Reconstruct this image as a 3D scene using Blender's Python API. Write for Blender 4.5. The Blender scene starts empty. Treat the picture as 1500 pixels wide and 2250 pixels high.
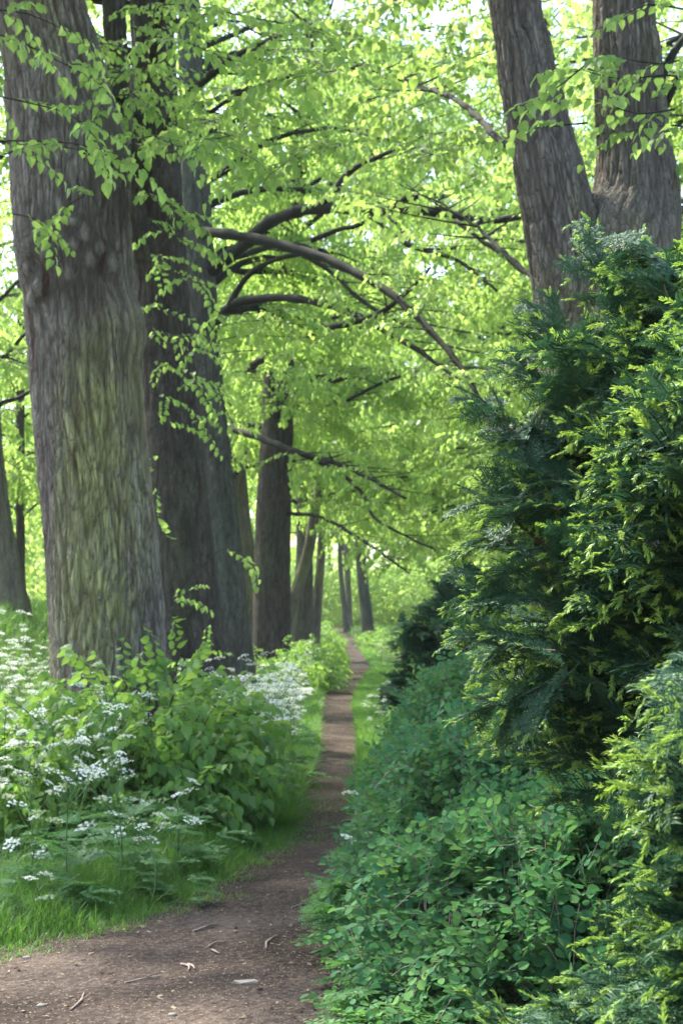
import bpy, math, random
import numpy as np
from mathutils import Vector

random.seed(11)
rng = np.random.default_rng(11)
U = rng.uniform
scene = bpy.context.scene
COL = scene.collection

# ------------------------------------------------------------------ camera maths
F = 3600.0                      # focal length in photograph pixels
CAM = np.array([0.0, 0.0, 1.5])
TH = math.atan(250.0 / F)
CT, ST = math.cos(TH), math.sin(TH)


def P(px, py, d):
    """a point of the place at distance d along the avenue, seen in that direction"""
    a, b = (px - 750) / F, (1125 - py) / F
    v = np.array([a, CT - b * ST, ST + b * CT])
    return CAM + v * (d / v[1])


def sstep(a, b, x):
    t = np.clip((x - a) / (b - a), 0, 1)
    return t * t * (3 - 2 * t)


def ground(x, y):
    x = np.asarray(x, float); y = np.asarray(y, float)
    z = 0.035 * np.sin(x * 1.1 + y * 0.33) * np.cos(y * 0.21 - x * 0.4)
    z = z + 1.35 * sstep(62, 122, y) + 2.2 * sstep(122, 190, y)
    z = z + 1.85 * sstep(-2.9, -6.6, x) * sstep(11, 20, y) * (1 - sstep(70, 110, y))
    return z


def G(px, py, dmax=130.0):
    """where the sight line through a pixel meets the ground"""
    d = np.concatenate([np.arange(3.0, 30, 0.02), np.arange(30, dmax, 0.1)])
    a, b = (px - 750) / F, (1125 - py) / F
    vx, vy, vz = a, CT - b * ST, ST + b * CT
    x = vx * d / vy; z = CAM[2] + vz * d / vy
    hit = np.nonzero(z <= ground(x, d))[0]
    k = hit[0] if len(hit) else len(d) - 1
    return np.array([x[k], d[k], float(ground(x[k], d[k]))])


# ------------------------------------------------------------------ mesh building
class Tpl:
    def __init__(s):
        s.v, s.loops, s.tot, s.tint = [], [], [], []
        s.n = 0

    def add(s, verts, faces, tint=0.5):
        verts = np.asarray(verts, float)
        for f in faces:
            s.loops.extend([i + s.n for i in f]); s.tot.append(len(f)); s.tint.append(tint)
        s.v.append(verts); s.n += len(verts)

    def fin(s):
        s.V = np.concatenate(s.v) if s.v else np.zeros((0, 3))
        s.L = np.array(s.loops, np.int32); s.T = np.array(s.tot, np.int32); s.C = np.array(s.tint, np.float32)
        return s


class MB:
    def __init__(s):
        s.v, s.l, s.t, s.c, s.n = [], [], [], [], 0
        s.cav = []

    def raw(s, V, L, T, C, cav=None):
        s.v.append(np.asarray(V, np.float32)); s.l.append(np.asarray(L, np.int32) + s.n)
        s.t.append(np.asarray(T, np.int32)); s.c.append(np.asarray(C, np.float32))
        s.cav.append(np.zeros(len(V), np.float32) if cav is None else np.asarray(cav, np.float32))
        s.n += len(V)

    def add(s, verts, faces, tint=0.5):
        L = [i for f in faces for i in f]
        s.raw(verts, L, [len(f) for f in faces], [tint] * len(faces))

    def inst(s, tpl, R, t, dt=None):
        """copies of a template at k frames: R (k,3,3), t (k,3), dt (k) is added to the tint"""
        k = len(t)
        if k == 0 or len(tpl.V) == 0:
            return
        V = np.einsum('kij,nj->kni', R, tpl.V) + t[:, None, :]
        n = len(tpl.V)
        L = (tpl.L[None, :] + (np.arange(k) * n)[:, None]).reshape(-1)
        T = np.tile(tpl.T, k)
        C = np.tile(tpl.C, (k, 1))
        if dt is not None:
            C = C + np.asarray(dt)[:, None]
        s.raw(V.reshape(-1, 3), L, T, C.reshape(-1))

    def build(s, name, mat, parent=None, smooth=False, origin=None, cav=False):
        me = bpy.data.meshes.new(name)
        V = np.concatenate(s.v); L = np.concatenate(s.l); T = np.concatenate(s.t); C = np.concatenate(s.c)
        if origin is None:
            origin = parent['org'] if parent is not None and 'org' in parent else (0, 0, 0)
        V = V - np.array(origin, np.float32)
        me.vertices.add(len(V)); me.vertices.foreach_set('co', V.astype(np.float32).ravel())
        me.loops.add(len(L)); me.loops.foreach_set('vertex_index', L)
        me.polygons.add(len(T))
        st = np.zeros(len(T), np.int32); st[1:] = np.cumsum(T)[:-1]
        me.polygons.foreach_set('loop_start', st)
        me.update(calc_edges=True)
        a = me.attributes.new('tint', 'FLOAT', 'FACE'); a.data.foreach_set('value', C)
        if cav:
            a = me.attributes.new('cav', 'FLOAT', 'POINT'); a.data.foreach_set('value', np.concatenate(s.cav))
        if smooth: me.shade_smooth()
        else: me.shade_flat()
        me.materials.append(mat)
        o = bpy.data.objects.new(name, me); COL.objects.link(o)
        if parent is not None:
            o.parent = parent
        else:
            o.location = origin
        return o


def thing(name, label, cat, loc, group=None):
    o = bpy.data.objects.new(name, None); COL.objects.link(o)
    o.location = loc; o['org'] = [float(c) for c in loc]
    o['label'] = label; o['category'] = cat
    if group: o['group'] = group
    return o


def tag(o, label=None, cat=None, group=None, kind=None):
    if label: o['label'] = label
    if cat: o['category'] = cat
    if group: o['group'] = group
    if kind: o['kind'] = kind
    return o


def copy_tree(o, parent=None):
    c = o.copy(); COL.objects.link(c)
    if parent is not None: c.parent = parent
    for ch in list(o.children): copy_tree(ch, c)
    return c


def unit(a):
    a = np.asarray(a, float)
    return a / np.maximum(np.linalg.norm(a, axis=-1, keepdims=True), 1e-9)


def frames(d, up, scale=None):
    x = unit(d); up = np.broadcast_to(np.asarray(up, float), x.shape)
    y = np.cross(up, x); bad = np.linalg.norm(y, axis=-1) < 1e-4
    y[bad] = [0, 1, 0]; y = unit(y); z = np.cross(x, y)
    R = np.stack([x, y, z], axis=-1)
    if scale is not None: R = R * np.asarray(scale).reshape(-1, 1, 1)
    return R


def frame1(d, up=(0, 0, 1)):
    return frames(np.array([d], float), np.array([up], float))[0]


def smoothpath(pts, rad, step=None, k=6):
    """Catmull-Rom through the given points"""
    pts = np.asarray(pts, float); rad = np.asarray(rad, float)
    n = len(pts); op, orr = [], []
    for i in range(n - 1):
        p0, p1, p2, p3 = pts[max(i - 1, 0)], pts[i], pts[i + 1], pts[min(i + 2, n - 1)]
        kk = k if step is None else max(1, int(np.linalg.norm(p2 - p1) / step))
        for t in np.arange(kk) / kk:
            op.append(0.5 * ((2 * p1) + (p2 - p0) * t + (2 * p0 - 5 * p1 + 4 * p2 - p3) * t * t + (3 * p1 - p0 - 3 * p2 + p3) * t ** 3))
            orr.append(rad[i] * (1 - t) + rad[i + 1] * t)
    op.append(pts[-1]); orr.append(rad[-1])
    return np.array(op), np.array(orr)


def tube(mb, pts, rad, sides=6, tint=0.5, cap=True, disp=None, vertical=False):
    pts = np.asarray(pts, float); rad = np.asarray(rad, float); n = len(pts)
    tan = np.gradient(pts, axis=0); tan = unit(tan)
    if vertical:
        A = unit(np.array([1.0, 0, 0]) - tan * tan[:, :1]); B = np.cross(tan, A)
    else:
        ref = np.array([0, 0, 1.0]) if abs(tan[0][2]) < 0.9 else np.array([1.0, 0, 0])
        A = np.zeros_like(pts); a = unit(np.cross(tan[0], ref))
        for i in range(n):
            a = a - tan[i] * np.dot(a, tan[i]); a = unit(a); A[i] = a
        B = np.cross(tan, A)
    th = np.arange(sides) / sides * 2 * math.pi
    rr = np.repeat(rad[:, None], sides, 1); cav = np.zeros((n, sides))
    if disp is not None:
        dd, cav = disp(pts, th, rad)
        rr = rr + dd
    V = pts[:, None, :] + rr[..., None] * (np.cos(th)[None, :, None] * A[:, None, :] + np.sin(th)[None, :, None] * B[:, None, :])
    i = np.arange(n - 1)[:, None] * sides; j = np.arange(sides)[None, :]; j2 = (j + 1) % sides
    Q = np.stack([i + j, i + j2, i + sides + j2, i + sides + j], -1).reshape(-1, 4)
    L = list(Q.ravel()); T = [4] * len(Q)
    if cap:
        L += list((n - 1) * sides + np.arange(sides)); T.append(sides)
        L += list(np.arange(sides)[::-1]); T.append(sides)
    mb.raw(V.reshape(-1, 3), L, T, [tint] * len(T), cav.reshape(-1))


def vnoise(u, v, nu, nv, seed):
    """smooth value noise, u in turns (wraps at 1), v free; nu cells a turn, nv cells a unit of v"""
    r = np.random.default_rng(seed); g = r.random((nu, 997))
    x = (u % 1.0) * nu; y = v * nv + 300
    xi = np.floor(x).astype(int); yi = np.floor(y).astype(int)
    fx = x - xi; fy = y - yi; fx = fx * fx * (3 - 2 * fx); fy = fy * fy * (3 - 2 * fy)
    a = g[xi % nu, yi % 997]; b = g[(xi + 1) % nu, yi % 997]; c = g[xi % nu, (yi + 1) % 997]; d = g[(xi + 1) % nu, (yi + 1) % 997]
    return (a * (1 - fx) + b * fx) * (1 - fy) + (c * (1 - fx) + d * fx) * fy


def bark_disp(seed, amp=0.016, plate=0.055, bumps=(), flare=0.25, zbase=0.0):
    def f(pts, th, rad):
        z = pts[:, 2][:, None]; u = (th / (2 * math.pi))[None, :] + 0 * z
        z = z + 0 * u
        rm = rad.mean(); nu = max(8, int(2 * math.pi * rm / plate))
        w = (vnoise(u, z, 8, .8, seed + 1) - .5) * 0.04 + (vnoise(u, z, 40, 5.5, seed + 2) - .5) * 0.010
        r1 = np.abs(2 * vnoise(u + w, z, nu, 1.5, seed + 3) - 1)
        r2 = np.abs(2 * vnoise(u + w * 1.3, z + u * 3, nu * 2, 3.6, seed + 4) - 1)
        r3 = np.abs(2 * vnoise(u + w, z + u * 2, nu, 6.5, seed + 7) - 1)
        ridge = np.clip(np.minimum(np.minimum(r1 * 1.9, r2 * 1.5 + .12), r3 * 2.2 + .2), 0, 1)
        cav = (1 - ridge) ** 1.6
        d = -amp * cav * 1.6 + amp * .5 * (vnoise(u, z, nu * 3, 14, seed + 5) - .5)
        d = d + rad[:, None] * (0.16 * (vnoise(u, z, 5, 0.35, seed + 6) - .5) + 0.07 * (vnoise(u, z, 9, 1.1, seed + 8) - .5))
        # buttresses at the foot
        h = np.clip((z - zbase) / 1.1, 0, 1)
        d = d + rad[:, None] * flare * (1 - h) ** 2 * (0.5 + 0.5 * np.cos(2 * math.pi * u * 5 + seed))
        for (bt, bz, sr, sz, a) in bumps:
            du = (u - bt + .5) % 1 - .5
            q = np.exp(-((du * 2 * math.pi * rad[:, None]) ** 2 / sr ** 2 + (z - bz) ** 2 / sz ** 2))
            d = d + a * q
            cav = np.clip(cav * (1 - .6 * q) + (.9 * np.exp(-((q - .32) / .16) ** 2) if sr < .1 else (1.9 if bz > 4.1 else .4) * q * (.35 + .65 * vnoise(u, z, nu, 9, seed + 9))), 0, 1)  # wide burls darkened as moss, crease shade painted as rings round small knobs
        return d, cav
    return f


# ------------------------------------------------------------------ materials
def nodes(name):
    m = bpy.data.materials.new(name); m.use_nodes = True
    nt = m.node_tree; nt.nodes.clear()
    out = nt.nodes.new('ShaderNodeOutputMaterial')
    return m, nt, out


def N(nt, typ, **kw):
    n = nt.nodes.new(typ)
    for k, v in kw.items():
        if k.startswith('i_'):
            n.inputs[k[2:].replace('_', ' ')].default_value = v
        else: setattr(n, k, v)
    return n


def ramp(nt, fac, stops):
    r = nt.nodes.new('ShaderNodeValToRGB'); e = r.color_ramp.elements
    while len(e) > 1: e.remove(e[-1])
    e[0].position = stops[0][0]; e[0].color = (*stops[0][1], 1)
    for p, c in stops[1:]:
        q = e.new(p); q.color = (*c, 1)
    nt.links.new(fac, r.inputs['Fac'])
    return r.outputs['Color']


def math_(nt, op, a, b=None, clamp=False):
    n = nt.nodes.new('ShaderNodeMath'); n.operation = op; n.use_clamp = clamp
    for i, x in enumerate((a, b)):
        if x is None: continue
        if hasattr(x, 'is_output'): nt.links.new(x, n.inputs[i])
        else: n.inputs[i].default_value = x
    return n.outputs[0]


def mixc(nt, fac, a, b, mode='MIX'):
    n = nt.nodes.new('ShaderNodeMix'); n.data_type = 'RGBA'; n.blend_type = mode
    for k, x in ((0, fac), (6, a), (7, b)):
        if hasattr(x, 'is_output'): nt.links.new(x, n.inputs[k])
        elif k == 0: n.inputs[k].default_value = x
        else: n.inputs[k].default_value = (*x, 1)
    return n.outputs[2]


def leaf_mat(name, c0, c1, t0, t1, trans=0.45, rough=0.5, spec=0.35, var=0.35):
    """thin leaf: reflecting colour c0..c1 and transmitted colour t0..t1, chosen by the leaf's own tint"""
    m, nt, out = nodes(name)
    at = N(nt, 'ShaderNodeAttribute', attribute_name='tint')
    ge = N(nt, 'ShaderNodeNewGeometry')
    r = math_(nt, 'SUBTRACT', ge.outputs['Random Per Island'], 0.5)
    f = math_(nt, 'ADD', at.outputs['Fac'], math_(nt, 'MULTIPLY', r, var), clamp=True)
    cr = ramp(nt, f, [(0, c0), (1, c1)]); ct = ramp(nt, f, [(0, t0), (1, t1)])
    p = N(nt, 'ShaderNodeBsdfPrincipled'); nt.links.new(cr, p.inputs['Base Color'])
    p.inputs['Roughness'].default_value = rough; p.inputs['Specular IOR Level'].default_value = spec
    tr = N(nt, 'ShaderNodeBsdfTranslucent'); nt.links.new(ct, tr.inputs['Color'])
    mx = N(nt, 'ShaderNodeMixShader'); mx.inputs[0].default_value = trans
    nt.links.new(p.outputs[0], mx.inputs[1]); nt.links.new(tr.outputs[0], mx.inputs[2])
    nt.links.new(mx.outputs[0], out.inputs['Surface'])
    return m


def simple_mat(name, c0, c1, scale=20, rough=0.8, bump=0.0, spec=0.3, stretch=(1, 1, 1)):
    m, nt, out = nodes(name)
    tc = N(nt, 'ShaderNodeTexCoord'); mp = N(nt, 'ShaderNodeMapping'); mp.inputs['Scale'].default_value = stretch
    nt.links.new(tc.outputs['Object'], mp.inputs['Vector'])
    no = N(nt, 'ShaderNodeTexNoise', i_Scale=scale, i_Detail=6.0); nt.links.new(mp.outputs[0], no.inputs['Vector'])
    at = N(nt, 'ShaderNodeAttribute', attribute_name='tint')
    f = math_(nt, 'ADD', no.outputs['Fac'], math_(nt, 'SUBTRACT', at.outputs['Fac'], 0.5), clamp=True)
    c = ramp(nt, f, [(0.25, c0), (0.75, c1)])
    p = N(nt, 'ShaderNodeBsdfPrincipled'); nt.links.new(c, p.inputs['Base Color'])
    p.inputs['Roughness'].default_value = rough; p.inputs['Specular IOR Level'].default_value = spec
    if bump:
        b = N(nt, 'ShaderNodeBump'); b.inputs['Strength'].default_value = bump; b.inputs['Distance'].default_value = 0.02
        nt.links.new(no.outputs['Fac'], b.inputs['Height']); nt.links.new(b.outputs[0], p.inputs['Normal'])
    nt.links.new(p.outputs[0], out.inputs['Surface'])
    return m


def bark_mat(name, base0, base1, algae=0.5, algae_col=(0.19, 0.19, 0.06), rust=0.3, streak=None):
    m, nt, out = nodes(name)
    tc = N(nt, 'ShaderNodeTexCoord'); ob = tc.outputs['Object']

    def noise(sc, st=(1, 1, 1), det=5.0, loc=(0, 0, 0), dist=0.0):
        mp = N(nt, 'ShaderNodeMapping'); mp.inputs['Scale'].default_value = st; mp.inputs['Location'].default_value = loc
        nt.links.new(ob, mp.inputs['Vector'])
        n = N(nt, 'ShaderNodeTexNoise', i_Scale=sc, i_Detail=det, i_Distortion=dist); nt.links.new(mp.outputs[0], n.inputs['Vector'])
        return n.outputs['Fac']
    # plates
    wob = noise(3.0, (1, 1, .6), 3)
    mp = N(nt, 'ShaderNodeMapping'); mp.inputs['Scale'].default_value = (30, 30, 6.5); nt.links.new(ob, mp.inputs['Vector'])
    vm = N(nt, 'ShaderNodeVectorMath', operation='ADD'); nt.links.new(mp.outputs[0], vm.inputs[0])
    sc = N(nt, 'ShaderNodeVectorMath', operation='SCALE'); sc.inputs['Scale'].default_value = 1.5
    nn = N(nt, 'ShaderNodeTexNoise', i_Scale=4.0, i_Detail=4.0); nt.links.new(ob, nn.inputs['Vector'])
    nt.links.new(nn.outputs['Color'], sc.inputs[0]); nt.links.new(sc.outputs[0], vm.inputs[1])
    vo = N(nt, 'ShaderNodeTexVoronoi', feature='DISTANCE_TO_EDGE', i_Scale=1.0); nt.links.new(vm.outputs[0], vo.inputs['Vector'])
    vc = N(nt, 'ShaderNodeTexVoronoi', feature='F1', i_Scale=1.0); nt.links.new(vm.outputs[0], vc.inputs['Vector'])
    edge = ramp(nt, vo.outputs['Distance'], [(0.0, (0, 0, 0)), (0.16, (1, 1, 1))])
    cellr = N(nt, 'ShaderNodeSeparateColor'); nt.links.new(vc.outputs['Color'], cellr.inputs[0])
    fine = noise(38, (1, 1, .34), 7)
    big = noise(1.6, (1, 1, .5), 4)
    f = math_(nt, 'ADD', math_(nt, 'MULTIPLY', fine, .55), math_(nt, 'ADD', math_(nt, 'MULTIPLY', cellr.outputs[0], .25), math_(nt, 'MULTIPLY', big, .35)))
    col = ramp(nt, f, [(0.3, base0), (0.75, base1)])
    # algae, a film on plate faces
    am = math_(nt, 'MULTIPLY', ramp(nt, noise(1.3, (1, 1, .35), 3, (3.1, 0, 1.7)), [(0.62 - algae * .28, (0, 0, 0)), (0.82 - algae * .28, (1, 1, 1))]),
               ramp(nt, fine, [(0.3, (.25, .25, .25)), (0.6, (.9, .9, .9))]))
    col = mixc(nt, am, col, algae_col)
    if streak:      # one broad band of algae down the trunk
        x0, hw, z0, z1 = streak
        sx = N(nt, 'ShaderNodeSeparateXYZ'); nt.links.new(ob, sx.inputs[0])
        xx = math_(nt, 'ADD', sx.outputs[0], math_(nt, 'MULTIPLY', math_(nt, 'SUBTRACT', noise(1.8, (1, 1, .4), 4, (9, 1, 4)), .5), .5))
        xx = math_(nt, 'ABSOLUTE', math_(nt, 'SUBTRACT', xx, x0))
        mx_ = ramp(nt, math_(nt, 'DIVIDE', xx, hw), [(.35, (1, 1, 1)), (1.0, (0, 0, 0))])
        zz_ = math_(nt, 'DIVIDE', math_(nt, 'ABSOLUTE', math_(nt, 'SUBTRACT', sx.outputs[2], (z0 + z1) / 2)), (z1 - z0) / 2)
        mz_ = ramp(nt, zz_, [(.6, (1, 1, 1)), (1.0, (0, 0, 0))])
        ms = math_(nt, 'MULTIPLY', math_(nt, 'MULTIPLY', mx_, mz_), ramp(nt, math_(nt, 'ADD', math_(nt, 'MULTIPLY', fine, .6), math_(nt, 'MULTIPLY', cellr.outputs[1], .5)), [(.3, (.15, .15, .15)), (.6, (.9, .9, .9))]))
        col = mixc(nt, ms, col, algae_col)
    rm = math_(nt, 'MULTIPLY', ramp(nt, noise(9, (1, 1, .06), 3, (0, 7, 2)), [(0.62, (0, 0, 0)), (0.7, (1, 1, 1))]), rust)
    col = mixc(nt, rm, col, (0.13, 0.052, 0.03))
    li = math_(nt, 'MULTIPLY', ramp(nt, noise(14, (1, 1, .7), 6, (5, 2, 0)), [(0.63, (0, 0, 0)), (0.7, (1, 1, 1))]), .35)
    col = mixc(nt, li, col, (0.20, 0.215, 0.19))
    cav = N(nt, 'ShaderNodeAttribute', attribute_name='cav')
    # inner bark shows in the fissures; cav also paints burl moss and crease shade
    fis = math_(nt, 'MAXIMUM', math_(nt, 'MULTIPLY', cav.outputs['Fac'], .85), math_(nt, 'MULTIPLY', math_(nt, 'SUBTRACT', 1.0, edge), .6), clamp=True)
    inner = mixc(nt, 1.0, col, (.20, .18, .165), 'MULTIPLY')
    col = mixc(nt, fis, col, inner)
    p = N(nt, 'ShaderNodeBsdfPrincipled'); nt.links.new(col, p.inputs['Base Color'])
    p.inputs['Roughness'].default_value = .9; p.inputs['Specular IOR Level'].default_value = .2
    h = math_(nt, 'ADD', math_(nt, 'MULTIPLY', edge, .7), math_(nt, 'MULTIPLY', fine, .6))
    b = N(nt, 'ShaderNodeBump'); b.inputs['Strength'].default_value = .8; b.inputs['Distance'].default_value = 0.02
    nt.links.new(h, b.inputs['Height']); nt.links.new(b.outputs[0], p.inputs['Normal'])
    nt.links.new(p.outputs[0], out.inputs['Surface'])
    return m


M = {}
M['lime'] = leaf_mat('lime_leaf', (.062, .135, .032), (.105, .185, .04), (.36, .62, .11), (.60, .79, .19), trans=.55, rough=.45, spec=.3)
M['lime_far'] = leaf_mat('lime_leaf_far', (.07, .145, .036), (.11, .19, .045), (.39, .65, .12), (.63, .81, .21), trans=.55, rough=.55, spec=.2)
M['sucker'] = leaf_mat('sucker_leaf', (.07, .165, .035), (.13, .24, .045), (.24, .50, .07), (.44, .64, .10), trans=.42, rough=.45, spec=.35)
M['snow'] = leaf_mat('snowberry_leaf', (.043, .134, .060), (.13, .26, .05), (.09, .30, .11), (.30, .52, .09), trans=.25, rough=.75, spec=.12)
M['needle'] = leaf_mat('yew_needle', (.024, .066, .033), (.052, .115, .056), (.03, .11, .05), (.07, .17, .06), trans=.17, rough=.5, spec=.2)
M['shoot'] = leaf_mat('yew_shoot', (.17, .30, .06), (.27, .40, .09), (.28, .47, .06), (.40, .55, .09), trans=.35, rough=.45, spec=.3)
M['grass'] = leaf_mat('grass_blade', (.042, .128, .02), (.09, .20, .034), (.12, .34, .04), (.25, .46, .06), trans=.4, rough=.45, spec=.3)
M['frond'] = leaf_mat('fern_leaf', (.05, .145, .045), (.10, .22, .07), (.12, .34, .07), (.24, .46, .09), trans=.38, rough=.5, spec=.3)
M['stem'] = simple_mat('green_stem', (.06, .14, .03), (.11, .2, .05), 30, .6)
M['petal'] = leaf_mat('white_petal', (.70, .74, .66), (.84, .86, .82), (.6, .66, .5), (.8, .8, .75), trans=.35, rough=.6, spec=.2)
M['bud'] = leaf_mat('green_bud', (.3, .42, .14), (.55, .62, .32), (.3, .45, .12), (.4, .5, .2), trans=.3, rough=.6, spec=.2)
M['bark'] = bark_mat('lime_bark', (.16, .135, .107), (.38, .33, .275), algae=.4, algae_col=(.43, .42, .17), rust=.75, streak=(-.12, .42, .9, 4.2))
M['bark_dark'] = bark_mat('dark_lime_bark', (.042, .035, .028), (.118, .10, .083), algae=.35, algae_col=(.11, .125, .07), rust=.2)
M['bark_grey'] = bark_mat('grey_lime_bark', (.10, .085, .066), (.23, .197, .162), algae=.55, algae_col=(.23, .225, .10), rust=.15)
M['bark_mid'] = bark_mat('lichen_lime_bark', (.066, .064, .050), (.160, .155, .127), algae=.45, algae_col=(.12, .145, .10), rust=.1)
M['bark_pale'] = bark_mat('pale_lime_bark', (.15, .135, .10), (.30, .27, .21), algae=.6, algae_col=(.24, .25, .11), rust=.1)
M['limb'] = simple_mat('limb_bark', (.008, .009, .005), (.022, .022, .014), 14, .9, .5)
M['yew_wood'] = simple_mat('yew_wood', (.05, .028, .018), (.11, .065, .04), 25, .85, .4, stretch=(1, 1, .3))
M['twig'] = simple_mat('dead_twig', (.16, .12, .10), (.34, .27, .22), 40, .9, .3)
M['stone'] = simple_mat('flat_stone', (.16, .14, .11), (.28, .26, .21), 30, .9, .4)
M['litter'] = simple_mat('litter', (.045, .034, .025), (.25, .20, .125), 3, .9)
M['burl'] = simple_mat('mossy_burl', (.03, .034, .02), (.10, .105, .06), 12, .95, .6)


def soil_mat(name, a, b, c, leafy):
    m, nt, out = nodes(name)
    tc = N(nt, 'ShaderNodeTexCoord'); ob = tc.outputs['Object']
    def noise(s, d=6.0):
        n = N(nt, 'ShaderNodeTexNoise', i_Scale=s, i_Detail=d); nt.links.new(ob, n.inputs['Vector']); return n.outputs['Fac']
    f = math_(nt, 'ADD', math_(nt, 'MULTIPLY', noise(1.1), .6), math_(nt, 'MULTIPLY', noise(26, 8), .5))
    col = ramp(nt, f, [(.40, a), (.54, b), (.68, c)])
    v = N(nt, 'ShaderNodeTexVoronoi', feature='F1', i_Scale=75.0); nt.links.new(ob, v.inputs['Vector'])
    sp = N(nt, 'ShaderNodeSeparateColor'); nt.links.new(v.outputs['Color'], sp.inputs[0])
    fl = math_(nt, 'MULTIPLY', math_(nt, 'GREATER_THAN', sp.outputs[0], .86), math_(nt, 'LESS_THAN', v.outputs['Distance'], .42))
    col = mixc(nt, math_(nt, 'MULTIPLY', fl, leafy), col, (.19, .155, .10))
    p = N(nt, 'ShaderNodeBsdfPrincipled'); nt.links.new(col, p.inputs['Base Color'])
    p.inputs['Roughness'].default_value = .95; p.inputs['Specular IOR Level'].default_value = .15
    h = math_(nt, 'ADD', math_(nt, 'MULTIPLY', noise(8), 1.0), math_(nt, 'ADD', math_(nt, 'MULTIPLY', noise(45, 6), .5), math_(nt, 'MULTIPLY', fl, .15)))
    bp = N(nt, 'ShaderNodeBump'); bp.inputs['Strength'].default_value = .9; bp.inputs['Distance'].default_value = .055
    nt.links.new(h, bp.inputs['Height']); nt.links.new(bp.outputs[0], p.inputs['Normal'])
    nt.links.new(p.outputs[0], out.inputs['Surface'])
    return m


M['path'] = soil_mat('path_soil', (.022, .015, .011), (.052, .037, .029), (.105, .079, .062), .9)
M['ground'] = soil_mat('woodland_soil', (.045, .036, .024), (.08, .066, .04), (.06, .09, .03), .3)

# ------------------------------------------------------------------ ground and path
def grid(name, xs, ys, mat, dz=0.0):
    X, Y = np.meshgrid(xs, ys); Z = ground(X, Y) + dz
    V = np.stack([X, Y, Z], -1).reshape(-1, 3); nx, ny = len(xs), len(ys)
    i = np.arange(ny - 1)[:, None] * nx; j = np.arange(nx - 1)[None, :]
    Q = np.stack([i + j, i + j + 1, i + nx + j + 1, i + nx + j], -1).reshape(-1, 4)
    mb = MB(); mb.raw(V, Q.ravel(), [4] * len(Q), [.5] * len(Q))
    return mb.build(name, mat, smooth=True)


xs = np.unique(np.concatenate([np.linspace(-400, -20, 20), np.linspace(-20, -3, 60), np.linspace(-3, 3, 61), np.linspace(3, 20, 40), np.linspace(20, 400, 20)]))
ys = np.unique(np.concatenate([np.linspace(-60, 0, 13), np.linspace(0, 40, 201), np.linspace(40, 200, 161), np.linspace(200, 900, 15)]))
tag(grid('ground', xs, ys, M['ground']), kind='structure')

left_px = [(-500, 2450), (-250, 2160), (0, 2085), (200, 2050), (390, 1985), (485, 1925), (600, 1860), (640, 1790), (690, 1660), (695, 1580), (700, 1535), (742, 1500), (757, 1470), (752, 1440), (738, 1405), (727, 1384)]
right_px = [(690, 2450), (695, 2250), (690, 2100), (700, 1990), (765, 1850), (797, 1700), (790, 1620), (778, 1550), (798, 1500), (822, 1468), (800, 1440), (775, 1410), (757, 1386)]
PL = np.array([G(*p)[:2] for p in left_px]); PR = np.array([G(*p)[:2] for p in right_px])
PL = np.vstack([[[-6.0, 1.0]], [[-4.2, 4.2]], PL[1:]]); PL = PL[np.argsort(PL[:, 1])]
PR = np.vstack([[[.35, 1.0]], PR[1:]]); PR = PR[np.argsort(PR[:, 1])]


def pleft(y): return np.interp(y, PL[:, 1], PL[:, 0])
def pright(y): return np.interp(y, PR[:, 1], PR[:, 0])


py_ = np.unique(np.concatenate([np.linspace(1.0, 30, 291), np.linspace(30, 118, 200)]))
mb = MB(); K = 14
wl = pleft(py_) + .05 * np.sin(py_ * 5.1) + .03 * np.sin(py_ * 13.7) - .12; wr = pright(py_) + .04 * np.sin(py_ * 4.3 + 1) + .25
X = wl[:, None] + (wr - wl)[:, None] * np.linspace(0, 1, K)[None, :]; Y = np.repeat(py_[:, None], K, 1)
Z = ground(X, Y) + .006
V = np.stack([X, Y, Z], -1).reshape(-1, 3)
i = np.arange(len(py_) - 1)[:, None] * K; j = np.arange(K - 1)[None, :]
Q = np.stack([i + j, i + j + 1, i + K + j + 1, i + K + j], -1).reshape(-1, 4)
mb.raw(V, Q.ravel(), [4] * len(Q), [.5] * len(Q))
tag(mb.build('path', M['path'], smooth=True), kind='structure')

# ------------------------------------------------------------------ leaf templates
def leaf_near(t, R, o, L, W, tint, fold=.25, droop=.3):
    """heart-shaped leaf with a fold at the midrib and a pointed tip"""
    prof = [(0, 0), (-.07, .24), (.12, .46), (.42, .5), (.74, .3), (1.06, 0)]
    for s in (1, -1):
        v = [(x * L, s * y * W, fold * abs(y) * W - droop * L * x * x) for x, y in prof]
        v.append((.5 * L, 0, -droop * L * .25))
        v = np.array(v) @ R.T + o
        a = [(0, 1, 2, 6), (2, 3, 4, 6), (4, 5, 6)]
        t.add(v, a if s > 0 else [f[::-1] for f in a], tint)


def leaf_mid(t, R, o, L, W, tint, fold=.25, droop=.3):
    v = [(0, 0, 0), (.28 * L, .46 * W, fold * .4 * W), (.72 * L, .34 * W, fold * .3 * W - droop * L * .5), (1.05 * L, 0, -droop * L),
         (.28 * L, -.46 * W, fold * .4 * W), (.72 * L, -.34 * W, fold * .3 * W - droop * L * .5)]
    t.add(np.array(v) @ R.T + o, [(0, 3, 2, 1), (0, 4, 5, 3)], tint)


def leaf_far(t, R, o, L, W, tint, fold=.25, droop=.3):
    v = [(0, 0, 0), (.45 * L, .5 * W, .08 * W), (1.0 * L, 0, -droop * L), (.45 * L, -.5 * W, .08 * W)]
    t.add(np.array(v) @ R.T + o, [(0, 3, 2, 1)], tint)


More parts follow.
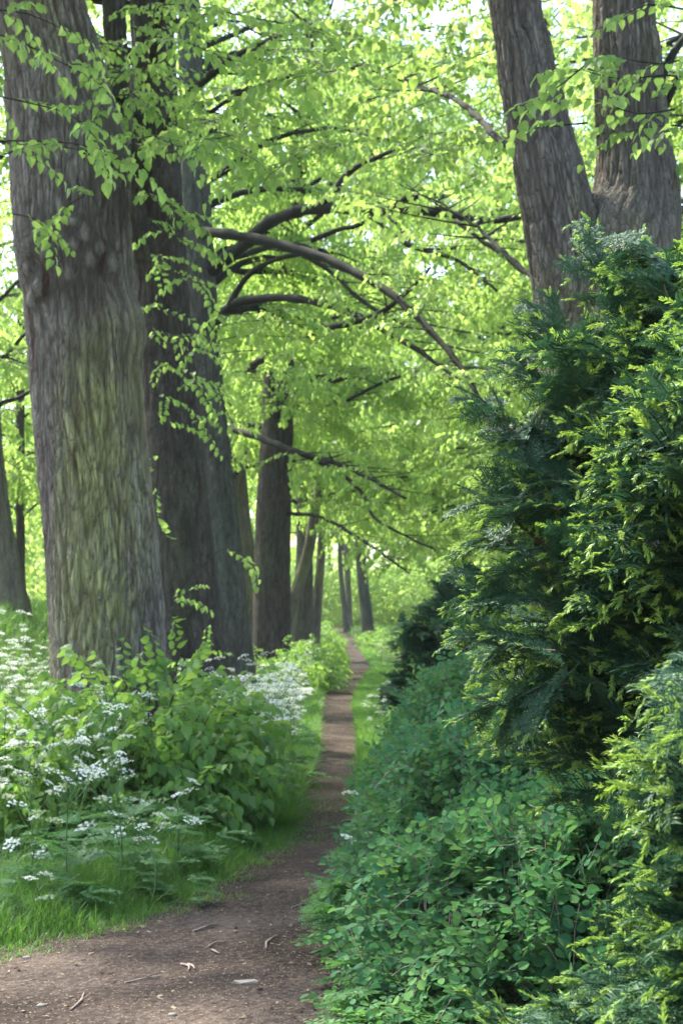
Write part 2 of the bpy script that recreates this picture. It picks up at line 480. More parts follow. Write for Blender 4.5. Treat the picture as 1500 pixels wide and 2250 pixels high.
def leaf_round(t, R, o, L, W, tint, fold=.2, droop=.1):
    prof = [(0, 0), (.12, .30), (.38, .49), (.68, .45), (.92, .22), (1.0, 0)]
    for s in (1, -1):
        v = [(x * L, s * y * W, fold * abs(y) * W - droop * L * x * x) for x, y in prof]
        v = np.array(v) @ R.T + o
        t.add(v, [(0, 5, 4, 3, 2, 1)] if s > 0 else [(0, 1, 2, 3, 4, 5)], tint)


def rx(a):
    c, s = math.cos(a), math.sin(a); return np.array([[1, 0, 0], [0, c, -s], [0, s, c]])


def lime_spray(fn, nleaf, Lt, size, droopy=0.0):
    """a flat twig with alternate leaves, drooping towards the tip"""
    t = Tpl(); w = Tpl(); p = np.zeros(3); az = 0.0; pitch = random.uniform(.0, .15); pts = [p.copy()]
    for k in range(nleaf):
        az += random.uniform(-.22, .22) + (.12 if k % 2 else -.12); pitch -= random.uniform(.02, .11) + droopy
        d = np.array([math.cos(az) * math.cos(pitch), math.sin(az) * math.cos(pitch), math.sin(pitch)])
        p = p + d * Lt / nleaf; pts.append(p.copy())
        s = 1 if k % 2 else -1
        if k == nleaf - 1: la = az
        else: la = az + s * random.uniform(.55, 1.15)
        lp = pitch - random.uniform(.0, .6)
        ld = np.array([math.cos(la) * math.cos(lp), math.sin(la) * math.cos(lp), math.sin(lp)])
        R = frame1(ld) @ rx(random.gauss(0, .35))
        o = p + np.array([math.cos(la), math.sin(la), -.25]) * size * .28
        L = size * random.uniform(.65, 1.1)
        fn(t, R, o, L, L * random.uniform(.8, .98), random.uniform(.25, .75), random.uniform(.1, .4), random.uniform(.1, .45))
    t.fin()
    pts = np.array(pts)
    mbw = MB(); tube(mbw, pts[::2] if len(pts) > 6 else pts, np.linspace(.0035, .0015, len(pts[::2] if len(pts) > 6 else pts)), 3, cap=False)
    w.add(mbw.v[0], []); w.fin(); w.L = mbw.l[0]; w.T = mbw.t[0]; w.C = mbw.c[0]
    return t, w


SPR_NEAR = [lime_spray(leaf_near, random.randint(9, 12), .50, .088) for _ in range(14)]
SPR_MID = [lime_spray(leaf_mid, random.randint(11, 14), .58, .09) for _ in range(14)]
SPR_FAR = [lime_spray(leaf_far, random.randint(13, 16), .8, .125) for _ in range(12)]
SPR_VFAR = [lime_spray(leaf_far, random.randint(8, 10), 1.2, .27) for _ in range(10)]
SPR_SUCK = [lime_spray(leaf_near, random.randint(8, 12), .50, .108) for _ in range(14)]


class Sprays:
    def __init__(s): s.p, s.d, s.u, s.s = [], [], [], []
    def add(s, p, d, u=(0, 0, 1), sc=1.0): s.p.append(p); s.d.append(d); s.u.append(u); s.s.append(sc)
    def emit(s, mb, lib, mbw=None):
        if not s.p: return
        p = np.array(s.p); R = frames(np.array(s.d), np.array(s.u, float), np.array(s.s))
        k = rng.integers(0, len(lib), len(p)); dt = rng.normal(0, .13, len(p))
        for q in range(len(lib)):
            m = k == q
            mb.inst(lib[q][0], R[m], p[m], dt[m])
            if mbw is not None: mbw.inst(lib[q][1], R[m], p[m])


def canopy_floor(x, y):
    """lowest leaves of the avenue: high near the camera, about 3.6 m further on"""
    f = 3.3 + 3.8 * (1 - sstep(24, 32, y)) + .5 * math.sin(x * 1.3 + y * .7) + .4 * math.sin(y * 1.9 - x)
    f += .5 * (1 - abs(np.clip(x / 2.5, -1, 1)))
    return f


def side_shoots(pts, rads, S, wood, dens=1.0, L0=1.3, start=.2, floor=canopy_floor, ystep=.15, thin=.012, spr_sc=1.0, droop=1.0):
    """branches off a limb, and leaf sprays along them"""
    n = len(pts); seg = np.linalg.norm(np.diff(pts, axis=0), axis=1); s = np.concatenate([[0], np.cumsum(seg)]); tot = s[-1]
    pos = start * tot; sgn = 1
    while pos < tot:
        i = min(np.searchsorted(s, pos), n - 1); t = pos / tot
        p = pts[i]; d = unit(pts[min(i + 1, n - 1)] - pts[max(i - 1, 0)])
        az = math.atan2(d[1], d[0]) + sgn * random.uniform(.45, 1.25); sgn = -sgn
        el = math.asin(np.clip(d[2], -1, 1)) * .5 + random.uniform(-.1, .35)
        L = L0 * random.uniform(.55, 1.15) * (1 - .45 * t); st = .16; k = int(L / st) + 2
        q = p.copy(); bp = [q.copy()]
        for m in range(k):
            el -= random.uniform(.02, .11) * droop - (.0 if droop > .9 else .03); az += random.gauss(0, .12)
            q = q + st * np.array([math.cos(az) * math.cos(el), math.sin(az) * math.cos(el), math.sin(el)]); bp.append(q.copy())
            if m >= 1 and random.random() < dens and q[2] > floor(q[0], q[1]):
                a2 = az + random.choice((-1, 1)) * random.uniform(.2, 1.1)
                S.add(q, (math.cos(a2), math.sin(a2), -.12 + random.gauss(0, .16)), (random.gauss(0, .22), random.gauss(0, .22), 1), random.uniform(.75, 1.15) * spr_sc)
        if bp[-1][2] > floor(bp[-1][0], bp[-1][1]) - .6:
            S.add(bp[-1], (math.cos(az), math.sin(az), math.sin(el)), (0, 0, 1), spr_sc)
            tube(wood, bp, np.linspace(max(thin * .9, rads[i] * .35 if rads[i] < .05 else thin), .004, len(bp)), 4, cap=False)
        pos += random.uniform(.6, 1.3) * ystep * 2


def random_limb(p0, az, L, el0, r0, st=.3):
    p = np.array(p0, float); el = el0; pts = [p.copy()]; n = max(4, int(L / st))
    e1 = -.15 - random.random() * .3
    for k in range(n):
        t = k / n
        el_t = el0 * (1 - t) + e1 * t + random.gauss(0, .12); az += random.gauss(0, .1)
        p = p + st * np.array([math.cos(az) * math.cos(el_t), math.sin(az) * math.cos(el_t), math.sin(el_t)]); pts.append(p.copy())
    return np.array(pts), np.linspace(r0, .01, len(pts))


def lod(d):
    return SPR_NEAR if d < 19 else SPR_MID if d < 34 else SPR_FAR if d < 70 else SPR_VFAR


TREES = {}


def make_tree(key, label, prof, d, bark, dy=0.0, group=None, height=12.0, nlimb=22, z0=4.0, limbL=(3, 5.5), azr=(0, 6.283), dens=.8,
              stems=(), limbs=(), sides=64, ring=.12, bumps=(), floor=canopy_floor, seed=1, name='lime_tree', far=None, flare=.25, amp=.014, leafmat='lime', l0=1.3, plate=.055):
    """prof: trunk profile [(px, py, width_px)] top to bottom at distance d"""
    pts = [P(a, b, d + dy * (1375 - b) / 1000.0) for a, b, w in prof]; rad = [w * .5 * d / F for a, b, w in prof]
    b = pts[-1].copy(); dirn = unit(pts[-1] - pts[-2]); gz = float(ground(b[0], b[1]))
    if b[2] > gz:
        e = b + dirn * (b[2] - gz + .15) / max(.3, -dirn[2]); pts.append(e); rad.append(rad[-1] * 1.06)
    base = pts[-1].copy(); base[2] = gz
    up = unit(pts[0] - pts[1]); up = unit(up * .5 + np.array([0, 0, .6]))
    tp = pts[0]
    if tp[2] < height:
        h = height - tp[2]
        pts.insert(0, tp + up * h / up[2] * .5); rad.insert(0, rad[0] * .72); pts.insert(0, tp + up * h / up[2]); rad.insert(0, rad[1] * .3)
    pts = np.array(pts[::-1]); rad = np.array(rad[::-1])
    root = thing(name, label, 'tree', base, group)
    pp, rr = smoothpath(pts, rad, step=ring)
    mb = MB(); tube(mb, pp, rr, sides, vertical=True, disp=bark_disp(seed * 10, amp=amp, plate=plate, bumps=bumps, flare=flare, zbase=gz))
    tr = mb.build('trunk', bark, root, smooth=True, cav=True)
    wood = MB(); S = Sprays()
    for sp in stems:
        sp_ = [P(a, b_, dd) for a, b_, w, dd in sp][::-1]; sr = [w * .5 * dd / F for a, b_, w, dd in sp][::-1]
        u2 = unit(unit(np.array(sp_[-1]) - sp_[-2]) + np.array([0, 0, .4])); hh = max(.5, height - sp_[-1][2])
        sp_.append(sp_[-1] + u2 * hh * .6); sr.append(sr[-1] * .7); sp_.append(sp_[-1] + u2 * hh * .5); sr.append(sr[-1] * .35)
        a_, b__ = smoothpath(np.array(sp_), np.array(sr), step=ring)
        m2 = MB(); tube(m2, a_, b__, sides, vertical=True, disp=bark_disp(seed * 10 + 5, amp=amp, plate=plate, flare=0, zbase=-5))
        m2.build('stem', bark, root, smooth=True, cav=True)
        for _ in range(6):
            k = random.randrange(int(len(a_) * .6), len(a_)); L = random.uniform(*limbL) * .7
            lp, lr = random_limb(a_[k], random.uniform(*azr), L, random.uniform(.2, .8), max(.02, b__[k] * .3))
            tube(wood, lp, lr, 5, cap=False); side_shoots(lp, lr, S, wood, dens, floor=floor, L0=l0)
    for lb in limbs:
        pl = np.array([P(a, b_, dd) for a, b_, r, dd in lb]); rl = np.array([1.02 * r * dd / F for a, b_, r, dd in lb])
        a_, b__ = smoothpath(pl, rl, step=.15)
        a_ = a_ + rng.normal(0, .006, a_.shape)
        m2 = MB(); tube(m2, a_, b__ * (1 + .12 * np.sin(np.arange(len(b__)) * 1.7)), 8)
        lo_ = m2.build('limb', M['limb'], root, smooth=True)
        S2, w2 = Sprays(), MB()
        side_shoots(a_, b__, S2, w2, dens * .42, start=.45, floor=lambda x, y: 2.6, L0=l0 * .8, droop=.2)
        m2 = MB(); S2.emit(m2, lod(d))
        if m2.n: m2.build('leaves', M[leafmat], lo_, origin=root['org'])
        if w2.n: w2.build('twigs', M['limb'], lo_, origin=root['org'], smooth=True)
    zz = pp[:, 2]
    for q in range(nlimb):
        t = (q + random.random()) / nlimb; z = z0 + (height - z0 - .3) * t ** (1.15 if d > 25 else .9)
        k = int(np.argmin(abs(zz - z))); L = random.uniform(*limbL) * (1 - .45 * t)
        lp, lr = random_limb(pp[k], random.uniform(*azr), L, random.uniform(.15, .7) + .4 * t, max(.02, min(.09, rr[k] * .3)), st=.3 if d < 60 else .6)
        tube(wood, lp, lr, 5, cap=False)
        side_shoots(lp, lr, S, wood, dens, floor=floor, L0=l0, spr_sc=1.0)
    TREES[key] = (root, S, wood, d, leafmat)
    return root


def finish_trees():
    for key, (root, S, wood, d, lm) in TREES.items():
        mb = MB()
        S.emit(mb, lod(d), wood if d < 26 else None)
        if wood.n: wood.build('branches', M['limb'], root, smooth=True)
        if mb.n: mb.build('crown', M[lm], root)


AV = 'lime trees lining the avenue'
TWO = 6.283
# the near left tree: burls high on the side that faces the path
a0 = math.radians(270) / TWO          # direction of the camera round the trunk
bl = [(a0 + .16, 5.25, .22, .35, .09), (a0 + .22, 4.0, .25, .22, .08), (a0 - .02, 4.6, .30, .30, .05), (a0 + .18, 2.62, .05, .05, .03)]
for du, z in [(-.125, 4.55), (-.10, 4.72), (-.05, 4.62), (-.045, 4.80), (0.0, 4.42), (.015, 4.66), (.05, 4.74), (.055, 4.52), (-.09, 4.36), (.085, 4.62), (-.13, 4.30), (.02, 4.86), (.12, 4.5)]:
    bl.append((a0 + du, z, random.uniform(.045, .07), random.uniform(.06, .10), random.uniform(.05, .075)))
make_tree('T1', 'huge lime trunk close by on the left, green algae streak and knobbly burls', [(78, -60, 200), (112, 120, 216), (143, 300, 256), (160, 500, 256), (178, 640, 240), (194, 800, 248), (210, 1000, 250), (228, 1200, 252), (240, 1400, 262), (246, 1600, 280)],
          14.0, M['bark'], group=AV, nlimb=44, z0=7.2, dens=.85, azr=(2.1, 5.3), limbL=(4, 7.0), sides=300, ring=.03, bumps=bl, flare=.15, seed=1, height=13, amp=.019, plate=.042,  # unseen crown limbs, lengthened left and forward to shade the near path
          stems=[[(288, -20, 12, 13.8), (293, 120, 14, 13.8), (284, 340, 17, 13.8), (279, 480, 22, 13.9), (262, 560, 26, 14.0)]])
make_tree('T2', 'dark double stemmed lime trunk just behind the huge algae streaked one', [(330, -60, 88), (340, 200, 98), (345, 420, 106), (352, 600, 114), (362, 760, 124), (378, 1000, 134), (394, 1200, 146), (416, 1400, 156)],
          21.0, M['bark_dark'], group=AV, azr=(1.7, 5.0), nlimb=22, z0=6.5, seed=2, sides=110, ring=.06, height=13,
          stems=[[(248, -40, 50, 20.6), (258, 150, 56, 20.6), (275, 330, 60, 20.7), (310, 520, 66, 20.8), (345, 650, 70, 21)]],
          limbs=[[(345, 330, 12, 21), (385, 245, 10, 20.4), (425, 200, 9, 19.8), (480, 150, 8, 19), (545, 108, 6, 18), (640, 70, 4, 17)],
                 [(455, 250, 5, 19.5), (560, 190, 5, 18.5), (680, 160, 3, 17.5)]])
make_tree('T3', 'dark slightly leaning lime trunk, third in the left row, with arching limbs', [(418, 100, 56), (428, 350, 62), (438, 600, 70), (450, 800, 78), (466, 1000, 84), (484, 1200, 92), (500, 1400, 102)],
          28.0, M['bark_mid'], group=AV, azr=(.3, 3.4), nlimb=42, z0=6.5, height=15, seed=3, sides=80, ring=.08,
          limbs=[[(455, 600, 15, 28), (545, 530, 15, 27), (580, 495, 14, 26.5), (640, 468, 14, 26), (720, 455, 14, 25.5), (850, 465, 12, 24.5), (960, 466, 11, 24), (1050, 482, 9, 23.5), (1150, 478, 7, 23)],
                 [(440, 515, 12, 25.5), (478, 512, 12, 25), (560, 525, 11, 24.5), (640, 545, 11, 24), (720, 570, 11, 23.5), (800, 610, 10, 23), (870, 655, 9, 22.5), (930, 710, 8, 22), (1000, 790, 7, 21.5), (1050, 870, 5, 21), (1085, 960, 3, 20.5)],
                 [(700, 458, 9, 25.6), (740, 415, 8, 25.2), (775, 372, 7, 25), (840, 340, 5, 24.5), (930, 300, 3, 24)],
                 [(680, 530, 6, 24), (730, 508, 6, 24), (800, 490, 5, 24), (890, 440, 7, 24), (975, 428, 6, 24)],
                 [(455, 730, 12, 28), (510, 668, 9, 27), (560, 657, 9, 26.6), (640, 655, 9, 26), (720, 670, 8, 25.5), (790, 695, 8, 25), (850, 730, 7, 24.5), (920, 770, 6, 24), (1000, 830, 3, 23.5)],
                 [(505, 670, 7, 27), (540, 612, 7, 26.8), (590, 578, 6, 26.5), (660, 560, 5, 26), (730, 600, 5, 25.8), (800, 665, 5, 25.3), (900, 720, 3, 24.5)],
                 [(690, 728, 8, 25), (760, 712, 8, 24.6), (830, 690, 7, 24.2), (885, 650, 5, 24), (945, 590, 3, 23.5)],
                 [(820, 478, 5, 24.4), (900, 540, 5, 24), (1000, 570, 4, 23.6), (1090, 640, 3, 23.2)],
                 [(1000, 485, 5, 23.5), (1080, 545, 5, 23), (1150, 600, 3, 22.6)],
                 [(850, 470, 4, 24.4), (895, 520, 4, 24), (910, 545, 3, 23.8), (1010, 545, 2, 23.4)]])
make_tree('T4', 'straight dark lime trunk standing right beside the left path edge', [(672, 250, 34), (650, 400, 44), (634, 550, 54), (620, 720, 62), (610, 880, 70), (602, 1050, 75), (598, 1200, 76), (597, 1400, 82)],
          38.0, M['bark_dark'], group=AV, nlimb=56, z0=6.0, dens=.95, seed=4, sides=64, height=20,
          limbs=[[(630, 888, 6, 38), (700, 890, 6, 37), (760, 880, 5, 36), (820, 850, 4, 35), (910, 815, 2, 34)],
                 [(500, 940, 7, 31), (580, 965, 8, 30), (640, 990, 7, 29), (720, 1012, 6, 28), (800, 1045, 5, 27), (890, 1095, 3, 26)],
                 [(640, 990, 4, 29.5), (740, 1035, 4, 29), (800, 1090, 4, 28.6), (830, 1145, 3, 28), (960, 1210, 2, 27)],
                 [(610, 1130, 4, 38), (700, 1135, 4, 37), (800, 1190, 4, 35), (900, 1260, 2, 34)],
                 [(600, 780, 9, 38), (560, 800, 9, 39), (520, 850, 7, 40)]])
make_tree('T5', 'pale thin curved lime trunk half hidden between two dark trunks', [(690, 560, 22), (620, 700, 30), (556, 800, 33), (524, 900, 34), (524, 1050, 35), (544, 1250, 38), (556, 1400, 42)],
          47.0, M['bark_pale'], group=AV, nlimb=54, z0=5.5, dens=.95, seed=5, sides=40, ring=.2, height=19)
make_tree('T7', 'leaning pale lime stem behind the straight dark trunk', [(720, 950, 22), (692, 1120, 24), (676, 1220, 26), (645, 1320, 30), (632, 1385, 34)],
          52.0, M['bark_pale'], group=AV, nlimb=46, z0=5.0, dens=.95, seed=7, sides=32, ring=.2, height=20)
make_tree('T8', 'stout dark trunk low beside the far left path edge', [(668, 900, 30), (668, 1200, 36), (664, 1390, 48)],
          62.0, M['bark_mid'], group=AV, nlimb=22, z0=5.5, seed=8, sides=32, ring=.25, height=17, limbL=(4, 7))
make_tree('T9', 'slim grey trunk next after the stout one beside the path', [(712, 1000, 16), (706, 1200, 20), (692, 1390, 26)],
          74.0, M['bark_grey'], group=AV, nlimb=22, z0=5, seed=9, sides=24, ring=.3, height=18, limbL=(4, 7))
make_tree('R1', 'great forked lime with two thick stems rising behind the yew', [(1368, -60, 138), (1378, 120, 152), (1390, 300, 166), (1398, 430, 200), (1372, 520, 270), (1345, 640, 300), (1330, 800, 300), (1322, 1000, 300), (1318, 1300, 310), (1315, 1500, 330)],
          12.0, M['bark_grey'], group=AV, plate=.036, nlimb=16, z0=7.2, dens=.7, seed=10, sides=200, ring=.035, height=13, amp=.016,
          stems=[[(1125, -60, 122, 11.8), (1150, 100, 132, 11.8), (1182, 270, 146, 11.8), (1212, 400, 162, 11.8), (1242, 540, 178, 11.85), (1268, 680, 190, 11.9), (1285, 800, 200, 12)]],
          limbs=[[(1140, 340, 9, 12.1), (1085, 298, 8, 12.6), (1040, 250, 7, 13.4), (990, 215, 6, 14.2), (900, 180, 4, 15.5), (800, 150, 2, 17)],
                 [(1180, 620, 7, 12.2), (1130, 575, 6, 13), (1085, 535, 5, 14), (1040, 495, 4, 15), (960, 440, 2, 16.5)],
                 [(1440, 210, 11, 12), (1480, 110, 9, 12), (1540, 30, 6, 12.2)],
                 [(1450, 260, 8, 12), (1490, 170, 6, 11.9), (1560, 90, 4, 11.8)]])
make_tree('R2', 'lime trunk in the right row beyond the dark yew, by the path', [(1010, 900, 42), (1006, 1150, 46), (1002, 1450, 54)],
          60.0, M['bark_dark'], group=AV, nlimb=26, z0=5.0, seed=11, sides=32, ring=.25, height=17, limbL=(4, 7))
make_tree('R3', 'dark upright trunk on the right where the path bends', [(788, 1100, 22), (795, 1260, 25), (803, 1330, 27), (812, 1428, 34)],
          92.0, M['bark_mid'], group=AV, nlimb=22, z0=6, seed=12, sides=24, ring=.3, height=20, limbL=(4, 7))
make_tree('R4', 'slender leaning stem at the far bend of the path', [(746, 1150, 10), (748, 1250, 11), (757, 1340, 13), (764, 1396, 17)],
          104.0, M['bark_mid'], group=AV, nlimb=16, z0=7, seed=13, sides=16, ring=.4, height=20, limbL=(4, 7))
make_tree('R5', 'second slender stem close behind the leaning one at the bend', [(760, 1150, 12), (764, 1280, 14), (768, 1388, 18)],
          112.0, M['bark_grey'], group=AV, plate=.036, nlimb=16, z0=7, seed=14, sides=16, ring=.4, height=20, limbL=(4, 7))
lowfloor = lambda x, y: 2.4 + .6 * math.sin(x + y)
RW = 'trees rising behind the yews'
for k, (x, y, lab) in enumerate([(4.9, 21, 'lime hidden to its crown behind the forked trunk'), (5.6, 31, 'lime crown filling the gap right of the long arching limb'), (5.4, 43, 'lime crown above the middle dark yew'), (5.5, 57, 'pale lime crown hanging far over the right path side')]):
    px = 750 + x / y * F
    make_tree('B%d' % k, lab, [(px, 900 - 6 * y, 2 * F * .26 / y), (px, 1450, 2 * F * .3 / y)], y, M['bark_dark'], group=RW, azr=(-1.2, 2.0) if k == 0 else (0, 6.283), nlimb=76, z0=3.6, seed=20 + k, sides=32, ring=.25, height=18, dens=.8, limbL=(3.5, 5.5),
              floor=lambda x, y: 2.9 + .5 * math.sin(x + y))
LW = 'trees on the bank left of the avenue'
for k, (px, d, w, lab) in enumerate([(20, 30, 52, 'sunlit brown trunk at the left frame edge on the grassy bank'), (46, 44, 24, 'slim dark trunk far left behind the sunlit brown one'), (-160, 38, 60, 'spreading tree out on the left bank'), (150, 52, 40, 'tree on the bank hidden behind the algae streaked trunk'), (430, 70, 36, 'bank tree seen between the dark trunks')]):
    make_tree('L%d' % k, lab, [(px - 62 if k == 0 else px, 500, w * .62), (px - 46 if k == 0 else px, 800, w * .75), (px - 24 if k == 0 else px, 1080, w * .85), (px, 1250, w), (px + 10 if k == 0 else px, 1325, w * 1.3)], d, M['bark_grey'] if k == 0 else M['bark_dark'], group=LW, nlimb=26,
              z0=4.4, flare=.1, seed=30 + k, sides=40, ring=.2, height=10.5 if k < 2 else 13, limbL=(2.5, 4.5), floor=lambda x, y: 3.3 + .5 * math.sin(x + y))


# ---- leaf sprays hanging near the camera side (each belongs to the tree it grows from)
def hang(key, pts, n=1, wob=.05, L0=.5, spread=1.0, dens=1.0, sc=1.0, r=.007):
    root, S, wood, d, lm = TREES[key]
    pl = np.array([P(*p) for p in pts])
    a_, b__ = smoothpath(pl, np.linspace(r, .003, len(pl)), step=.1)
    tube(wood, a_, b__, 5, cap=False)
    nf = lambda x, y: -9
    i = 1; s = 1
    while i < len(a_):
        dd = unit(a_[min(i + 1, len(a_) - 1)] - a_[i - 1]); az = math.atan2(dd[1], dd[0]) + s * random.uniform(.3, 1.2) * spread; s = -s
        if random.random() < dens:
            S.add(a_[i], (math.cos(az), math.sin(az), random.uniform(-.35, .05)), (random.gauss(0, .25), random.gauss(0, .25), 1), random.uniform(.7, 1.05) * sc)
        i += random.randint(1, 3)
    S.add(a_[-1], unit(a_[-1] - a_[-2]), (0, 0, 1), sc)


for pts in [[(-60, 60, 10.5), (40, 90, 10.3), (120, 130, 10.2), (180, 160, 10)], [(-60, 200, 10.6), (60, 225, 10.4), (150, 250, 10.2), (200, 290, 10)],
            [(-40, 310, 10.5), (60, 310, 10.4), (160, 315, 10.3), (240, 335, 10.2)], [(10, 340, 10.6), (80, 320, 10.6), (190, 330, 10.4)], [(-30, 20, 11), (60, 30, 10.9), (130, 60, 10.8)],
            [(30, 470, 12.6), (75, 480, 12.5), (100, 500, 12.4)], [(170, 395, 12.9), (185, 430, 12.8), (160, 445, 12.8)],
            [(288, 60, 13.2), (340, 80, 12.8), (400, 90, 12.4), (500, 130, 12)], [(286, 200, 13.4), (360, 260, 12.8), (440, 300, 12.3), (520, 330, 12)],
            [(284, 320, 13.3), (330, 300, 12.6), (390, 320, 12), (470, 340, 11.6)], [(290, 140, 13.4), (250, 180, 13), (225, 230, 12.8)], [(300, 20, 13.4), (400, 10, 12.5), (560, 40, 11.6), (700, 70, 11)],
            [(300, 420, 13.6), (360, 440, 13), (420, 480, 12.6)]]:
    hang('T1', pts, sc=.9)
for pts in [[(330, 560, 17.5), (390, 600, 17), (430, 620, 16.6)], [(320, 720, 17.5), (400, 740, 17), (470, 720, 16.5), (560, 705, 16), (680, 715, 15.4)], [(320, 790, 17.4), (380, 800, 17.2), (420, 830, 17)],
            [(420, 770, 17), (520, 740, 16.2), (640, 740, 15.6)], [(330, 860, 17.6), (380, 890, 17.4), (430, 920, 17.2)], [(360, 900, 17.5), (365, 960, 17.5), (350, 1000, 17.5), (345, 1075, 17.5)],
            [(420, 830, 17.8), (470, 850, 17.4), (510, 930, 17)], [(320, 660, 17.5), (350, 690, 17.4), (360, 640, 17.2)], [(330, 480, 17.5), (380, 520, 17), (440, 540, 16.8)], [(460, 690, 16.6), (540, 690, 16), (620, 680, 15.6)],
            [(470, 780, 16.4), (560, 770, 16), (650, 790, 15.6)]]:
    hang('T2', pts, sc=.95)
for pts in [[(1560, 180, 9.6), (1460, 165, 9.5), (1370, 175, 9.4), (1300, 160, 9.3)], [(1540, 120, 9.6), (1450, 140, 9.4), (1380, 130, 9.3)], [(1300, 130, 10), (1240, 180, 9.8), (1190, 215, 9.7)],
            [(1480, 240, 9.7), (1400, 250, 9.5), (1340, 230, 9.4)], [(1290, 270, 10), (1230, 275, 10), (1195, 280, 10)], [(1500, 20, 10), (1420, 10, 9.8), (1360, 40, 9.7)], [(1560, 290, 10), (1480, 275, 9.8), (1400, 285, 9.7)],
            [(1330, 170, 9.8), (1290, 150, 9.6), (1250, 160, 9.5)], [(1560, 330, 12), (1500, 400, 12), (1470, 380, 12)]]:
    hang('R1', pts, sc=.85)
# overhead twigs between the rows, from the second tree and the forked tree
for q in range(26):
    x0 = random.uniform(380, 1080); y0 = random.uniform(-120, 330); d0 = random.uniform(12, 17)
    hang('T2' if x0 < 700 else 'R1', [(x0, y0, d0 + .6), (x0 + random.uniform(-60, 60), y0 + 10, d0), (x0 + random.uniform(-130, 130), y0 + random.uniform(10, 60), d0 - .6)], sc=.95)

hang('T2', [(380, 1330, 16.6), (410, 1275, 16.4), (450, 1240, 16.2), (490, 1205, 16), (525, 1215, 15.8)], dens=.55, sc=.9)
hang('T2', [(395, 1330, 16.8), (405, 1310, 16.8), (418, 1300, 16.7)], dens=.5, sc=.6)
for q in range(14):
    x0 = random.uniform(900, 1110); y0 = random.uniform(-80, 330); d0 = random.uniform(14, 19)
    hang('R1', [(x0 + 50, y0 - 20, d0 + .6), (x0 + random.uniform(-30, 30), y0, d0), (x0 - random.uniform(60, 140), y0 + random.uniform(5, 50), d0 - .5)], sc=.95)
# ---- far wood that closes the view, one mass nobody could count
mb = MB(); S = Sprays(); wd = MB()
def mass(n, xr, yr, zr, sc, avoid=None):
    c = 0
    while c < n:
        x, y = U(*xr), U(*yr)
        if avoid and avoid(x, y): continue
        z0 = float(ground(x, y)); r = U(1.2, 2.6); zc = z0 + zr[0] + (zr[1] - zr[0]) * U() ** 1.1
        for _ in range(34):
            v = unit(rng.normal(0, 1, 3)) * r * U(.55, 1) * np.array([1.2, 1.2, .7])
            S.add(np.array([x, y, zc]) + v, (v[0], v[1], -.1), (rng.normal(0, .3), rng.normal(0, .3), 1), sc * U(.8, 1.2))
        c += 1
mass(280, (-34, 40), (122, 158), (.3, 17), 1.2)
mass(120, (-30, -9), (62, 110), (.4, 11), 1.0)
mass(70, (7, 26), (60, 120), (.4, 14), 1.0)
mass(60, (-26, -11), (40, 64), (.3, 5.5), .8)
mass(170, (-16, 20), (120, 134), (.2, 5), 1.0)
S.emit(mb, SPR_VFAR)
for _ in range(60):
    x, y = U(-34, 40), U(124, 156); z = float(ground(x, y)); h = U(9, 16)
    tube(wd, [(x, y, z - .2), (x + U(-.4, .4), y, z + h * .5), (x + U(-1, 1), y, z + h)], [.28, .2, .06], 7)
wo = thing('far_wood', 'mass of light green woodland closing the far end of the avenue', 'woodland', (0, 130, 2.5)); wo['kind'] = 'stuff'
mb.build('foliage', M['lime_far'], wo); wd.build('trunks', M['bark_dark'], wo, smooth=True)

finish_trees()

# ------------------------------------------------------------------ yews
def needle_quad(t, o, d, up, L, W, tint):
    R = frame1(d, up)
    v = np.array([(0, -W * .35, 0), (0, W * .35, 0), (L * .55, W * .5, L * .06), (L * .55, -W * .5, L * .06), (L, 0, -L * .04)]) @ R.T + o
    t.add(v, [(0, 3, 2, 1), (3, 4, 2)], tint)


